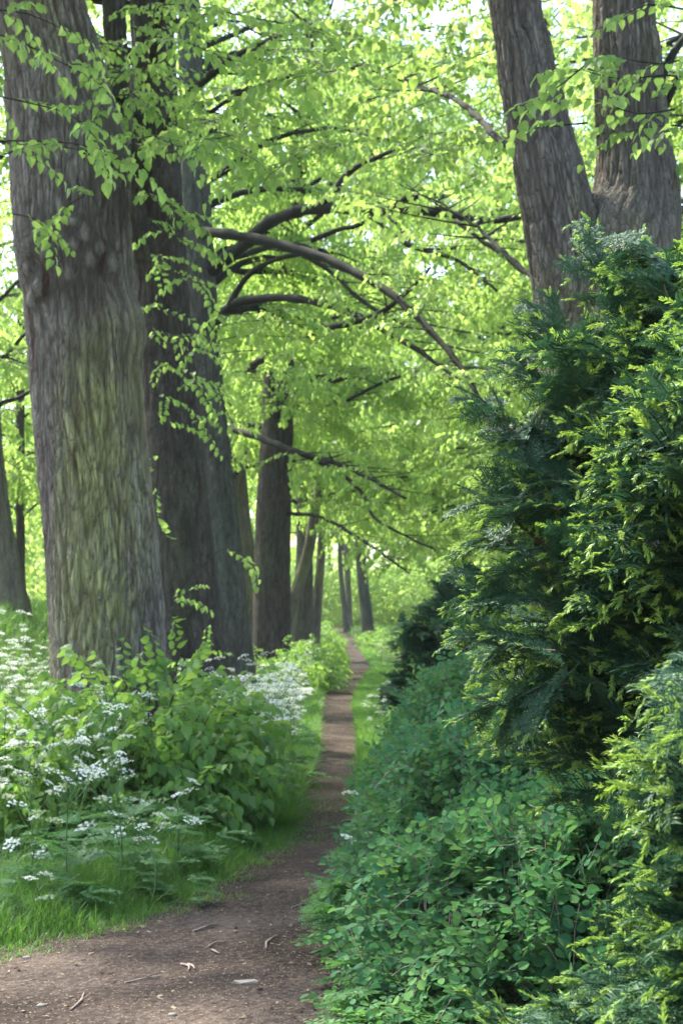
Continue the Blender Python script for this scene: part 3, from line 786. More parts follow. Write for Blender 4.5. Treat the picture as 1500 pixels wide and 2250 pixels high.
def yew_spray(step=.0034, L=.30, nw=.0044, nl=.029, sidegap=.028, prob=.3, nt=2, sl0=.022, sl1=.05):
    """flat spray of a yew: main twig, side twiglets, two ranks of needles; fresh shoots at the tips"""
    old, new, wood = Tpl(), Tpl(), Tpl(); wmb = MB()

    def twig(p, d, up, length, tipn, droop):
        d = np.array(d, float); n = int(length / step); pts = [p.copy()]
        for k in range(n):
            d = unit(d + np.array([0, 0, -droop * step * 3]) + rng.normal(0, .012, 3)); p = p + d * step
            pts.append(p.copy())
            side = unit(np.cross(up, d)); s = 1 if k % 2 else -1
            fwd = .75 if k > n - 8 else .4
            nd = unit(side * s + d * (fwd + random.gauss(0, .12)) + np.array(up) * random.uniform(-.15, .32))
            needle_quad(old, p, nd, np.array(up) + rng.normal(0, .25, 3), nl * random.uniform(.75, 1.1), nw, random.uniform(.2, .8))
        pts = np.array(pts)
        if len(pts) > 3:
            q = pts[::max(2, len(pts) // 5)]; tube(wmb, q, np.linspace(.0028, .0014, len(q)), 3, cap=False)
        for _ in range(tipn):   # fresh shoot: soft needles pointing forward
            sd = unit(d + rng.normal(0, .38, 3) + np.array([0, 0, .12])); sl = random.uniform(sl0, sl1); q = p.copy(); m = int(sl / .0021)
            sdn = sd.copy()
            for k in range(m):
                q = q + sdn * sl / m; sdn = unit(sdn + np.array([0, 0, -.015]))
                side = unit(np.cross(up, sdn)); a = random.uniform(0, TWO)
                r_ = side * math.cos(a) + np.cross(sdn, side) * math.sin(a) * .6
                nd = unit(r_ * (.65 if k < m * .8 else .3) + sdn * .85)
                needle_quad(new, q, nd, np.array(up) + rng.normal(0, .3, 3), random.uniform(.012, .018), nw * .9, random.uniform(.1, .9))
        return p, d

    up = np.array([0, 0, 1.0]); p = np.zeros(3); d = np.array([1.0, 0, .12]); nseg = int(L / sidegap); s = 1
    for k in range(nseg):
        t = k / nseg
        p2, d = twig(p, d, up, sidegap, 0 if k < nseg - 1 else nt, .6)
        if k >= 1:
            for ss in ((s,) if random.random() < .6 else (1, -1)):
                sd = unit(d * random.uniform(.7, 1.1) + ss * np.array([-d[1], d[0], 0]) * random.uniform(.7, 1.1) + np.array([0, 0, random.uniform(-.15, .2)]))
                twig(p2.copy(), sd, unit(up + rng.normal(0, .15, 3)), random.uniform(.045, .13) * (1.1 - .6 * t), random.choice((1, 1, 2)) if random.random() < prob else 0, 1.2)
            s = -s
        p = p2
    old.fin(); new.fin(); wood.fin()
    if wmb.n:
        wood.V = np.concatenate(wmb.v); wood.L = np.concatenate(wmb.l); wood.T = np.concatenate(wmb.t); wood.C = np.concatenate(wmb.c)
    return old, new, wood


YSP = [yew_spray(prob=.36) for _ in range(9)]
YSP_NEAR = [yew_spray(step=.0032, prob=.45, nt=3, sl0=.026, sl1=.05) for _ in range(9)]
YSP_LO = [yew_spray(step=.006, nw=.011, nl=.036, L=.34, sidegap=.04) for _ in range(6)]


def in_poly(px, py, poly):
    x, y = np.asarray(poly).T; n = len(x); c = False; j = n - 1
    for i in range(n):
        if (y[i] > py) != (y[j] > py) and px < (x[j] - x[i]) * (py - y[i]) / (y[j] - y[i] + 1e-12) + x[i]: c = not c
        j = i
    return c


def yew(label, group, base, tips, lib, fresh=.8, scale=1.0, nbr=40, aim=.35, rtrunk=.09, spray_len=.3, upb=.0, leaders=()):
    root = thing('yew_bush', label, 'yew', base, group)
    tips = np.array(tips); n = len(tips); ax = np.array([base[0], base[1], 0])
    axis = np.repeat(np.array(base)[None], n, 0); axis[:, 2] = np.maximum(base[2] + .2, tips[:, 2] - aim)
    d = unit(unit(tips - axis) + rng.normal(0, .27, (n, 3)) + np.array([0, 0, upb]))
    sc = U(.65, 1.3, n) * scale; n0 = n
    c = MB()
    for ln in leaders:      # long shoots that stand out of the outline
        lp, lr = smoothpath(np.array([P(*q) for q in ln]), np.linspace(.0035, .0015, len(ln)), step=.03); tube(c, lp, lr, 5, cap=False)
        for q in range(1, len(lp)):
            dv = unit(lp[q] - lp[q - 1]); side = unit(np.cross(dv, rng.normal(0, 1, 3)))
            dd_ = unit(dv + side * (.75 if q < len(lp) - 2 else .15)); s_ = scale * (.85 - .3 * q / len(lp))
            tips = np.vstack([tips, lp[q] + dd_ * spray_len * s_ * .7]); d = np.vstack([d, dd_]); sc = np.append(sc, s_)
    n = len(tips); pos = tips - d * (spray_len * sc)[:, None]
    up = np.array([0, 0, 1.0]) + rng.normal(0, .35, (n, 3))
    R = frames(d, up, sc); k = rng.integers(0, len(lib), n); dt = rng.normal(0, .15, n); fr = U(0, 1, n) < fresh; fr[n0:] = True
    a, b = MB(), MB()
    for q in range(len(lib)):
        m = k == q
        a.inst(lib[q][0], R[m], pos[m], dt[m]); a.inst(lib[q][2], R[m], pos[m])
        m2 = m & fr
        b.inst(lib[q][1], R[m2], pos[m2], dt[m2])
    a.build('needles', M['needle'], root)
    b.build('fresh_shoots', M['shoot'], root)
    zt = tips[:, 2].max()
    tp = [np.array(base) + np.array([0, 0, -.1])] + [np.array(base) + np.array([random.gauss(0, .05), random.gauss(0, .05), h * (zt - base[2])]) for h in (.25, .5, .75, .9)]
    tube(c, *smoothpath(np.array(tp), np.linspace(rtrunk, .015, 5), k=5), 10)
    for q in rng.choice(n, min(nbr, n), replace=False):
        e = pos[q]; s0 = np.array(base) + np.array([0, 0, max(.15, (e[2] - base[2]) - .45 - U(0, .3))]); mid = (s0 + e) / 2 + np.array([0, 0, -.06]) + rng.normal(0, .04, 3)
        pp, rr = smoothpath(np.array([s0, mid, e]), np.array([.016, .010, .004]) * (rtrunk / .09), k=7)
        tube(c, pp, rr, 6, cap=False)
    c.build('branches', M['yew_wood'], root, smooth=True)
    return root


polyA = [(1160, 690), (1235, 690), (1300, 630), (1330, 550), (1370, 510), (1440, 500), (1520, 480), (1700, 450), (1900, 600), (1950, 1700), (1500, 1820), (1390, 1850), (1290, 1820), (1215, 1745), (1190, 1670), (1085, 1615), (1035, 1545), (1060, 1460), (1025, 1400),
         (1020, 1295), (1065, 1210), (1030, 1110), (1085, 1030), (1085, 960), (1060, 890), (1110, 865), (1185, 830), (1190, 740)]
tips = []
while len(tips) < 700:
    px, py = U(990, 1950), U(450, 1700)
    if not in_poly(px, py, polyA) or (px > 1560 and U() < .6): continue
    if py > 1620 and U() < .45: continue
    if (px - 1330) ** 2 + (py - 1340) ** 2 < 45 ** 2 or (px - 1205) ** 2 + (py - 1100) ** 2 < 34 ** 2: continue
    t = np.clip((px - 1000) / 560, 0, 1); front = 4.75 - 1.35 * t ** 1.2 + .35 * math.sin(py / 170.0) * (1 - t) + .25 * math.sin(px / 90 + py / 130)
    dd = front + abs(rng.normal(0, .42)) + (0.35 if py < 700 else 0)
    tips.append(P(px, py, dd))
yew('tall dark yew with pale new shoots, filling the right side', 'yew bushes right of the path', (1.35, 5.1, float(ground(1.35, 5.1))), tips, YSP, fresh=.85, nbr=40,
    leaders=[[(1280, 1130, 4.4), (1170, 1000, 4.5), (1100, 920, 4.55), (1055, 880, 4.6)], [(1330, 900, 4.5), (1230, 760, 4.6), (1180, 680, 4.7)], [(1380, 720, 4.5), (1320, 600, 4.6), (1300, 545, 4.65)],
             [(1230, 1120, 4.4), (1120, 1100, 4.55), (1040, 1110, 4.65)], [(1210, 1330, 4.4), (1100, 1300, 4.5), (1030, 1305, 4.6)], [(1250, 1500, 4.3), (1130, 1530, 4.4), (1060, 1560, 4.5)],
             [(1200, 1250, 4.4), (1100, 1180, 4.5), (1050, 1190, 4.6)], [(1250, 960, 4.5), (1180, 840, 4.6), (1150, 800, 4.7)], [(1480, 700, 4.2), (1440, 580, 4.3), (1380, 530, 4.4)], [(1220, 1430, 4.3), (1110, 1420, 4.4), (1045, 1400, 4.5)]])
polyB = [(1455, 1540), (1520, 1470), (1900, 1380), (1950, 2500), (960, 2500), (985, 2275), (1070, 2225), (1170, 2170), (1225, 2095), (1310, 2080), (1365, 1960), (1400, 1890), (1415, 1780), (1375, 1735), (1330, 1690), (1430, 1610)]
tips = []
while len(tips) < 330:
    px, py = U(900, 1900), U(1400, 2480)
    if not in_poly(px, py, polyB) or (px > 1560 and U() < .6): continue
    t = np.clip((px - 950) / 600, 0, 1); front = 3.2 - .45 * t + .12 * math.sin(px / 60 + py / 90)
    tips.append(P(px, py, front + abs(rng.normal(0, .3))))
yew('low nearest yew at the bottom right with thick bright tips', 'yew bushes right of the path', (1.1, 3.5, float(ground(1.1, 3.5))), tips, YSP_NEAR, fresh=.9, scale=.85, nbr=14, aim=.25, rtrunk=.05)
# dark mound further along the path
tips = []
lobes = [((1.30, 22.5, .95), (.78, .9, 1.0)), ((1.75, 22.8, 1.55), (.75, .8, .85)), ((2.5, 22.5, 1.5), (.8, .9, .9)), ((1.1, 22.3, .5), (.62, .8, .55))]
for c_, r_ in lobes:
    for _ in range(420):
        v = unit(rng.normal(0, 1, 3)) * U(.72, 1.05) * np.array(r_); q = np.array(c_) + v
        if q[2] > .1: tips.append(q)
yew('dark rounded yew mound beyond the leafy shrubs, beside the path', 'yew bushes right of the path', (1.6, 22.7, float(ground(1.6, 22.7))), tips, YSP_LO, fresh=.06, scale=1.35, nbr=8, rtrunk=.10, spray_len=.34)
# ------------------------------------------------------------------ snowberry shrubs
def snow_shoot(n=8, L=.28, size=.037):
    t, w = Tpl(), Tpl(); p = np.zeros(3); pitch = .25; az = 0; pts = [p.copy()]
    for k in range(n):
        pitch -= random.uniform(.0, .12); az += random.gauss(0, .08)
        d = np.array([math.cos(az) * math.cos(pitch), math.sin(az) * math.cos(pitch), math.sin(pitch)]); p = p + d * L / n; pts.append(p.copy())
        young = k / n
        for s in (1, -1):
            la = az + s * random.uniform(.8, 1.35); lp = random.uniform(-.45, .15)
            ld = np.array([math.cos(la) * math.cos(lp), math.sin(la) * math.cos(lp), math.sin(lp)])
            z = size * random.uniform(.7, 1.15) * (1 - .35 * max(0, young - .6) / .4)
            leaf_round(t, frame1(ld) @ rx(random.gauss(0, .3)), p + ld * .006, z, z * random.uniform(.72, .9), .12 + random.uniform(0, .2) + (.5 * max(0, young - .55) if random.random() < .5 else 0), random.uniform(.05, .3), random.uniform(0, .25))
    t.fin(); pts = np.array(pts); m = MB(); tube(m, pts[::2], np.linspace(.002, .001, len(pts[::2])), 3, cap=False)
    w.fin(); w.V = m.v[0]; w.L = m.l[0]; w.T = m.t[0]; w.C = m.c[0]
    return t, w


SNOW = [snow_shoot() for _ in range(12)]


def snow_shrub(label, c, r, n, size=1.0, bright=.0):
    z0 = float(ground(c[0], c[1])); base = (c[0], c[1], z0)
    root = thing('snowberry_shrub', label, 'shrub', base, 'round leaved shrubs spilling along the right path edge')
    th = U(0, TWO, n); rr = np.sqrt(U(0, 1, n)); h = np.maximum(0, 1 - rr ** 1.7) ** .7; sh = np.where(U(0, 1, n) < .7, U(.93, 1.04, n), U(.6, .95, n))
    lump = 1 + .12 * np.sin(th * 5 + c[1]) * rr + .06 * np.sin(rr * 9 + th * 3)
    p = np.stack([c[0] + r[0] * rr * np.cos(th) * sh * lump, c[1] + r[1] * rr * np.sin(th) * sh * lump, z0 + .04 + r[2] * h * sh * (1 + .1 * np.sin(3 * np.cos(th) * rr * 3 + 5 * rr * np.sin(th)))], -1)
    keep = p[:, 0] > pright(p[:, 1]) + .05 + .26 * (p[:, 2] - z0) + U(-.05, .08, n)
    p, th, rr, h = p[keep], th[keep], rr[keep], h[keep]; n = len(p)
    nr = unit(np.stack([np.cos(th) * rr / r[0], np.sin(th) * rr / r[1], h / r[2] * .8 + .12], -1))
    d = unit(nr * .8 + rng.normal(0, .5, (n, 3)) + np.array([0, 0, .1]))
    R = frames(d, np.array([0, 0, 1.0]) + nr * .5 + rng.normal(0, .2, (n, 3)), U(.8, 1.25, n) * size)
    k = rng.integers(0, len(SNOW), n); dt = rng.normal(0, .09, n) + np.where(U(0, 1, n) < .07, .4, 0) + bright
    a, b = MB(), MB()
    for q in range(len(SNOW)):
        m = k == q
        a.inst(SNOW[q][0], R[m], p[m] - d[m] * .2, dt[m]); b.inst(SNOW[q][1], R[m], p[m] - d[m] * .2)
    for q in rng.choice(n, 90, replace=False):
        s0 = np.array(base) + np.array([U(-.25, .25) * r[0], U(-.3, .3) * r[1], -.03]); e = p[q] - d[q] * .2; mid = (s0 + e) / 2 + np.array([0, 0, .12 * r[2]])
        pp, r2 = smoothpath(np.array([s0, mid, e]), np.array([.005, .0035, .002]), k=5); tube(b, pp, r2, 4, cap=False)
    a.build('leaves', M['snow'], root); b.build('stems', M['twig'], root, smooth=True)


snow_shrub('low round leaved shrub nearest the camera, behind the bright yew tips', (.80, 5.9), (.84, .95, .80), 2000, 1.05)
snow_shrub('bluish green round leaved shrub leaning over the path edge, middle one', (.80, 8.2), (.90, 1.5, 1.0), 2500, 1.1)
snow_shrub('tallest round leaved shrub, below the dark yew branches', (1.2, 10.8), (1.05, 1.6, 1.3), 2300, 1.1, .03)
snow_shrub('farthest round leaved shrub, in front of the dark yew mound', (1.3, 14.8), (.95, 2.3, 1.1), 2300, 1.15, .06)
snow_shrub('round leaved shrub at the narrow part of the path', (1.3, 19.3), (.85, 1.6, .6), 1100, 1.2, .1)

# ------------------------------------------------------------------ lime suckers round the trunk feet
def sucker(label, c, r, h, nst, group='leafy lime suckers at the trunk feet', lib=SPR_SUCK, sc=1.0, lean=.5, name='sucker_shrub', mat='sucker', dens=1.0, over=0.0):
    z0 = float(ground(c[0], c[1])); root = thing(name, label, 'shrub', (c[0], c[1], z0), group)
    S, w, mb = Sprays(), MB(), MB()
    for k in range(nst):
        a = random.uniform(0, TWO); q = math.sqrt(random.random()); b = np.array([c[0] + .5 * r[0] * q * math.cos(a), c[1] + .5 * r[1] * q * math.sin(a), 0]); b[2] = float(ground(b[0], b[1])) - .03
        hh = h * random.uniform(.45, 1.05) * (1 - .35 * q); az = a + random.gauss(0, .5); el = math.pi / 2 - lean * q * random.uniform(.6, 1.4); p = b.copy(); pts = [p.copy()]; n = int(hh / .09) + 2
        for m in range(n):
            el -= random.uniform(0, .07) * (1 + q); p = p + .09 * np.array([math.cos(az) * math.cos(el) * r[0] / h * 1.1, math.sin(az) * math.cos(el) * r[1] / h * 1.1, math.sin(el)]); pts.append(p.copy())
            if m > 1 and random.random() < dens and (c[0] > 1 or p[0] < pleft(p[1]) - (.2 if c[1] < 17 else .06) - .14 * (p[2] - z0) + over):
                a2 = az + random.uniform(-1.6, 1.6)
                S.add(p.copy(), (math.cos(a2), math.sin(a2), random.uniform(-.2, .35)), (random.gauss(0, .2), random.gauss(0, .2), 1), random.uniform(.55, 1.0) * sc)
        if c[0] > 1 or pts[-1][0] < pleft(pts[-1][1]) + over: tube(w, pts, np.linspace(.007, .003, len(pts)), 4, cap=False)
        if c[0] > 1 or pts[-1][0] < pleft(pts[-1][1]) - (.2 if c[1] < 17 else .06) - .14 * (pts[-1][2] - z0) + over:
            S.add(pts[-1], unit(pts[-1] - pts[-2]) + np.array([0, 0, .1]), (0, 0, 1), .8 * sc)
    S.emit(mb, lib, w)
    mb.build('leaves', M[mat], root); w.build('stems', M['limb'], root, smooth=True)


sucker('broad fresh green suckers in front of the algae streaked trunk', (-1.5, 12.2), (.95, .75), 1.42, 52)
sucker('sucker clump left of the algae streaked trunk foot', (-2.4, 11.8), (.5, .6), .95, 24)
sucker('tall sucker clump right of the algae streaked trunk, over the path side', (-1.42, 13.4), (.5, .6), 1.2, 26)
sucker('sucker tuft low over the near verge among the white flowers', (-1.15, 11.7), (.5, .5), .62, 18)
sucker('suckers at the foot of the double stemmed trunk', (-1.75, 19.5), (.6, .9), 1.3, 16, lib=SPR_NEAR)
sucker('suckers round the foot of the straight dark trunk', (-1.55, 31), (1.0, 2.2), 1.5, 50, lib=SPR_MID)
sucker('bushy bright green shrub where the path narrows', (-.62, 38.5), (.7, 3.2), 1.15, 80, over=.22, lib=SPR_MID, group='bright bushes along the path')
sucker('bright low bush on the left before the far bend', (-.75, 52), (.9, 4.5), 1.3, 60, lib=SPR_FAR, group='bright bushes along the path', sc=.8)
sucker('pale bush under the far right trunks', (2.3, 82), (1.2, 6), 1.2, 40, lib=SPR_FAR, group='bright bushes along the path')
sucker('bush at the end of the path on the left', (-1.6, 80), (1.6, 8), 2.0, 50, lib=SPR_FAR, group='bright bushes along the path')
# single shoot standing before the second trunk
hang_root = TREES['T2'][0]
# ------------------------------------------------------------------ cow parsley
def frond(t, L, W, n=7):
    """feathery triangular leaf along +x, three times divided"""
    for k in range(n):
        u = k / n; x = L * (.3 + .7 * u); pl = W * (1 - u) ** 1.1 + .02; dz = -.22 * L * u * u
        for s in (1, -1):
            a = random.uniform(.85, 1.15); dirp = unit(np.array([math.cos(a), s * math.sin(a), random.uniform(-.35, .05)])); m = max(2, int(pl / .017))
            for q in range(m + 1):
                o = np.array([x, 0, dz]) + dirp * pl * (q + .4) / (m + .4); lw = (.036 if q < m else .028) * (1 - .55 * q / m) * (1 - .35 * u)
                for s2 in ((1, -1) if q < m else (0,)):
                    b = unit(dirp + s2 * np.array([-dirp[1], dirp[0], 0]) * .95 + rng.normal(0, .16, 3))
                    Rm = frame1(b, unit(np.array([0, 0, 1.0]) + rng.normal(0, .2, 3)))
                    v = np.array([(0, -.1, 0), (.35, -.42, .05), (.5, -.2, .02), (1, 0, -.1), (.5, .2, .02), (.35, .42, .05), (0, .1, 0)]) * lw @ Rm.T + o
                    t.add(v, [tuple(range(7))], random.uniform(.2, .8))
    return t


FR = [frond(Tpl(), random.uniform(.22, .32), random.uniform(.11, .16), random.randint(6, 8)).fin() for _ in range(6)]


def umbel(t, buds, R, o, r, white=1.0):
    n = random.randint(8, 11)
    for k in range(n):
        a = k * 2.4 + random.uniform(-.2, .2); q = math.sqrt((k + .5) / n) * r
        c = np.array([q * math.cos(a), q * math.sin(a), .35 * r - .3 * q * q / r])
        tt = t if random.random() < white else buds
        for _ in range(8):
            w = .0064 if tt is t else .0036
            f = c + np.array([random.gauss(0, .005), random.gauss(0, .005), random.gauss(0, .0025)])
            Rf = frame1(rng.normal(0, 1, 3) * np.array([1, 1, .3]))
            v = np.array([(-w, -w * .2, 0), (0, -w, .001), (w, 0, 0), (0, w, .001)]) @ Rf.T + f
            tt.add(v @ R.T + o, [(0, 1, 2, 3)], random.random())


def parsley_proto(h, nbr, white, label, cat='cow parsley', budw=.8, fr=6, ur=.04):
    root = thing('cow_parsley', label, cat, (0, 0, 0), 'white flowering cow parsley plants')
    st, lf = MB(), MB()
    main = np.array([[0, 0, 0], [random.gauss(0, .03), random.gauss(0, .03), h * .4], [random.gauss(0, .06), random.gauss(0, .06), h * .8]])
    pm, rm = smoothpath(main, np.array([.006, .005, .003]), k=5); tube(st, pm, rm, 5, cap=False)
    um = []
    for k in range(nbr):
        b = pm[random.randint(4, len(pm) - 1)]; a = k * 2.4 + random.uniform(0, .6); ln = random.uniform(.14, .34) * (h / .8)
        e = b + np.array([math.cos(a) * ln * .65, math.sin(a) * ln * .65, ln * random.uniform(.6, 1.0)])
        pp, rr = smoothpath(np.array([b, (b + e) / 2 + np.array([0, 0, -.02]), e]), np.array([.003, .0025, .0015]), k=4); tube(st, pp, rr, 4, cap=False)
        um.append(e)
    for e in um:
        fl, bd = Tpl(), Tpl()
        R = frame1((1, random.gauss(0, .3), random.gauss(0, .3)), (random.gauss(0, .3), random.gauss(0, .3), 1))
        isw = random.random() < white
        umbel(fl, bd, R, e, ur * random.uniform(.7, 1.2) * (1 if isw else .8), 1.0 if isw else 0.0)
        q = (fl if isw else bd).fin(); m = MB(); m.raw(q.V, q.L, q.T, q.C)
        m.build('flower_head' if isw else 'bud_head', M['petal'] if isw else M['bud'], root)
    for k in range(fr):
        a = random.uniform(0, TWO); low = k < fr * .6
        b = pm[random.randint(0, 3)] if low else pm[random.randint(4, 9)]
        d = np.array([math.cos(a), math.sin(a), random.uniform(.1, .8)]); e = b + d * random.uniform(.05, .18)
        tube(st, [b, e], [.003, .002], 3, cap=False)
        lf.inst(FR[k % len(FR)], frames(np.array([[d[0], d[1], d[2] * .3]]), np.array([[0, 0, 1.0]]), [random.uniform(.7, 1.2) * (1 if low else .7)]), e[None])
    st.build('stem', M['stem'], root, smooth=True); lf.build('leaf_fronds', M['frond'], root)
    return root


near_lab = ['cow parsley with open white heads at the left above the near grass', 'cow parsley nearest the left frame edge, heads half in bud', 'low cow parsley in the near grass, one small white head', 'cow parsley with a long pale leaning stem over the ferny leaves',
            'cow parsley with pale green buds beside the leaning stem', 'cow parsley against the dark foot of the algae streaked trunk', 'cow parsley under the lowest sucker leaves, small white heads', 'cow parsley among the suckers, heads level with their tops']
near_pos = [(150, 1985, .70), (60, 1985, .48), (95, 2030, .28), (255, 1995, .78), (330, 2000, .52), (170, 1900, .95), (385, 1945, .62), (270, 1860, 1.05)]
protos = []
for k, ((px, py, h), lab) in enumerate(zip(near_pos, near_lab)):
    o = parsley_proto(h, 9 if k != 2 else 3, .55 if k in (1, 2, 4) else .9, lab, fr=9, ur=.05)
    g = G(px, py); o.location = g; o.rotation_euler.z = random.uniform(0, TWO)
o = parsley_proto(.62, 6, .25, 'budding cow parsley leaning out of the round leaved shrub over the path', fr=11)
o.location = (.13, 7.7, float(ground(.13, 7.7))); o.rotation_euler = (.0, -.12, 2.2)
protos = [parsley_proto(random.uniform(.75, 1.0), 10, .95, 'cow parsley in full white bloom in the thick of the flower bank', fr=6, ur=.055) for _ in range(6)]
fp = []
for _ in range(95):     # bank between the left row and the path
    y = U(12.2, 22) if U() < .85 else U(22, 40); w = pleft(y); fp.append((w - .16 - abs(rng.normal(0, .5)), y))
for _ in range(80):     # behind and left of the big trunk
    y = U(12.2, 22); fp.append((-.20 * y - .02 * y + U(-1.2, 1.15), y))
for _ in range(22):      # in front of the big trunk, on its left
    y = U(10.6, 13.6); fp.append((U(-.215, -.13) * y, y))
for k, (x, y) in enumerate(fp):
    o = protos[k] if k < len(protos) else copy_tree(protos[k % len(protos)])
    o.location = (x, y, float(ground(x, y)) - .03); o.rotation_euler.z = random.uniform(0, TWO); s = random.uniform(.8, 1.12); o.scale = (s, s, s)
rp = [(.42, 22, .7), (.5, 24, .6), (.36, 20.5, .55), (1.1, 62, 1.0), (.9, 58, .9)]
rl = ['small cow parsley on the right verge before the dark yew mound', 'cow parsley close under the dark yew mound', 'low cow parsley where the right verge begins', 'cow parsley by the far right trunks', 'cow parsley beside the path before the far right trunks']
for (x, y, s), lab in zip(rp, rl):
    o = copy_tree(protos[1]); o.location = (pright(y) + .25, y, float(ground(pright(y) + .25, y))); o.scale = (s, s, s); o.rotation_euler.z = random.uniform(0, TWO); o['label'] = lab

# ferny ground cover under the suckers and at the bottom right
mb = MB(); pos, dr, sc = [], [], []
for _ in range(210):
    y = U(8.8, 15); x = pleft(y) - .18 - abs(rng.normal(0, .55)); pos.append((x, y, float(ground(x, y)) + U(.04, .34))); a = U(0, TWO); dr.append((math.cos(a), math.sin(a), U(-.1, .7))); sc.append(U(.6, 1.25))
for _ in range(120):
    y = U(5.3, 6.4); x = U(.14, .5); pos.append((x, y, float(ground(x, y)) + U(.05, .27))); a = U(2.2, 5.5); dr.append((math.cos(a), math.sin(a), U(-.1, .35))); sc.append(U(.7, 1.2))
for _ in range(60):
    y = U(6.8, 8.2); x = pright(y) + U(.1, .3); pos.append((x, y, float(ground(x, y)) + U(.05, .4))); a = U(2.2, 5.0); dr.append((math.cos(a), math.sin(a), U(-.3, .25))); sc.append(U(.5, .9))
pos, dr, sc = np.array(pos), np.array(dr), np.array(sc); R = frames(dr, np.array([0, 0, 1.0]) + rng.normal(0, .2, dr.shape), sc); k = rng.integers(0, len(FR), len(pos)); dt = rng.normal(0, .12, len(pos))
for q in range(len(FR)): mb.inst(FR[q], R[k == q], pos[k == q], dt[k == q])
tag(mb.build('ferny_leaves', M['frond']), 'feathery green leaves covering the ground along both path edges', 'ground cover', kind='stuff')

# ------------------------------------------------------------------ grass
def blade(h, w, bend):
    t = Tpl(); v = []
    for k in range(4):
        u = k / 3; x = bend * u * u; z = u * (1 - .25 * bend * u); ww = w * (1 - u * .75)
        if k < 3: v += [(x, -ww / 2, z), (x, ww / 2, z)]
        else: v.append((x, 0, z))
    t.add(np.array(v) * np.array([h, 1, h]), [(0, 1, 3, 2), (2, 3, 5, 4), (4, 5, 6)], random.uniform(.2, .8)); return t.fin()


BL = [blade(1, .0055, b) for b in (.1, .25, .4, .6, .8, 1.0, 1.2)]
mb = MB()


def sow(x, y, h, w=1.0, dt0=0.0):
    n = len(x); z = ground(x, y); a = U(0, TWO, n); k = rng.integers(0, len(BL), n); dt = rng.normal(dt0, .16, n)
    cs, sn = np.cos(a), np.sin(a); hh = h * U(.55, 1.15, n); ww = w * U(.7, 1.4, n)
    R = np.zeros((n, 3, 3)); R[:, 0, 0] = cs * hh; R[:, 1, 0] = sn * hh; R[:, 0, 1] = -sn * ww; R[:, 1, 1] = cs * ww; R[:, 2, 2] = hh
    t = np.stack([x, y, z - .01], -1)
    for q in range(len(BL)): mb.inst(BL[q], R[k == q], t[k == q], dt[k == q])


n = 46000   # near verge
y = U(6.2, 14, n); e = np.abs(rng.normal(0, .62, n)); x = pleft(y) - e + rng.normal(.05, .08, n)
clump = .5 + .5 * np.sin(x * 7 + 2 * np.sin(y * 3)) * np.sin(y * 5 + x * 3)
sow(x, y, (.06 + .17 * sstep(.0, .5, e)) * (.65 + .6 * clump), 1.1)
n = 3500    # stray tufts at the path edge
cx = U(6.3, 16, 90); k = rng.integers(0, 90, n); y = cx[k] + rng.normal(0, .06, n); off = np.abs(rng.normal(0, .16, 90)); x = pleft(y) + off[k] + rng.normal(0, .05, n); sow(x, y, np.full(n, .05), .8, .1)
n = 26000   # left verge further on
y = 12 + 48 * U(0, 1, n) ** 1.6; x = pleft(y) - np.abs(rng.normal(0, .35, n)) + .05; sow(x, y, np.full(n, .22), 2.2, .1)
n = 22000   # right verge
y = 13 + 70 * U(0, 1, n) ** 1.3; x = pright(y) + np.abs(rng.normal(0, .32, n)) - .04; sow(x, y, np.full(n, .2), 2.4, .12)
n = 42000   # meadow on the left bank
y = U(13, 60, n); x = -.2 * y - .3 + U(-2.2, 2.2, n) * (y / 22); x = np.where(x > pleft(y) - .4, pleft(y) - .6 - U(0, 2, n), x); sow(x, y, np.full(n, .32), 3.2, .15)
n = 24000   # far ground between the trees
y = 40 + 90 * U(0, 1, n); x = U(-12, 10, n); m = (x < pleft(y) - .05) | (x > pright(y) + .05); sow(x[m], y[m], np.full(m.sum(), .35), 7, .2)
tag(mb.build('grass', M['grass']), 'green grass along the path verges and over the bank', 'grass', kind='stuff')

# ------------------------------------------------------------------ things on the path
mb = MB(); n = 30000
y = 5.5 + 26 * U(0, 1, n) ** 1.7; a_ = pleft(y); b_ = pright(y) + .2; x = a_ + (b_ - a_) * np.where(U(0, 1, n) < .5, U(-.04, 1, n), np.where(U(0, 1, n) < .5, np.abs(rng.normal(0, .13, n)), 1 - np.abs(rng.normal(0, .13, n)))); z = ground(x, y) + .009
t = Tpl(); t.add(np.array([(-1, -.4, 0), (.9, -.5, .15), (1, .4, .0), (-.8, .5, .2)]), [(0, 1, 2, 3)], .5); t.fin()
aa = U(0, TWO, n); s = np.where(U(0, 1, n) < .9, U(.002, .0046, n), U(.005, .014, n)); R = frames(np.stack([np.cos(aa), np.sin(aa), rng.normal(0, .15, n)], -1), np.array([0, 0, 1.0]) + rng.normal(0, .2, (n, 3)), s)
mb.inst(t, R, np.stack([x, y, z], -1), U(-.45, .5, n))
tag(mb.build('litter', M['litter']), 'tan bud scales, leaf scraps and wood chips scattered over the path', 'litter', kind='stuff')


def twig_thing(a, b, r, lab):
    r *= .62
    A, B = G(*a), G(*b); A[2] += r * .8 + .006; B[2] += r * 1.2 + .006
    ln_ = float(np.linalg.norm(B - A)); mid = (A + B) / 2 + np.array([rng.normal(0, .05) * ln_, rng.normal(0, .05) * ln_, .004])
    pp, rr = smoothpath(np.array([A, mid, B]), np.array([r, r * .9, r * .6]), k=5); m = MB(); tube(m, pp, rr * (1 + .15 * np.sin(np.arange(len(rr)) * 2.3)), 7)
    if np.linalg.norm(B - A) > .16:
        tube(m, [pp[4], pp[4] + (B - A) * .25 + np.array([.03, .03, .015])], [r * .6, r * .35], 5)
    tag(m.build('twig', M['twig'], smooth=True, origin=tuple(A)), lab, 'twig', 'dead twigs lying on the path')


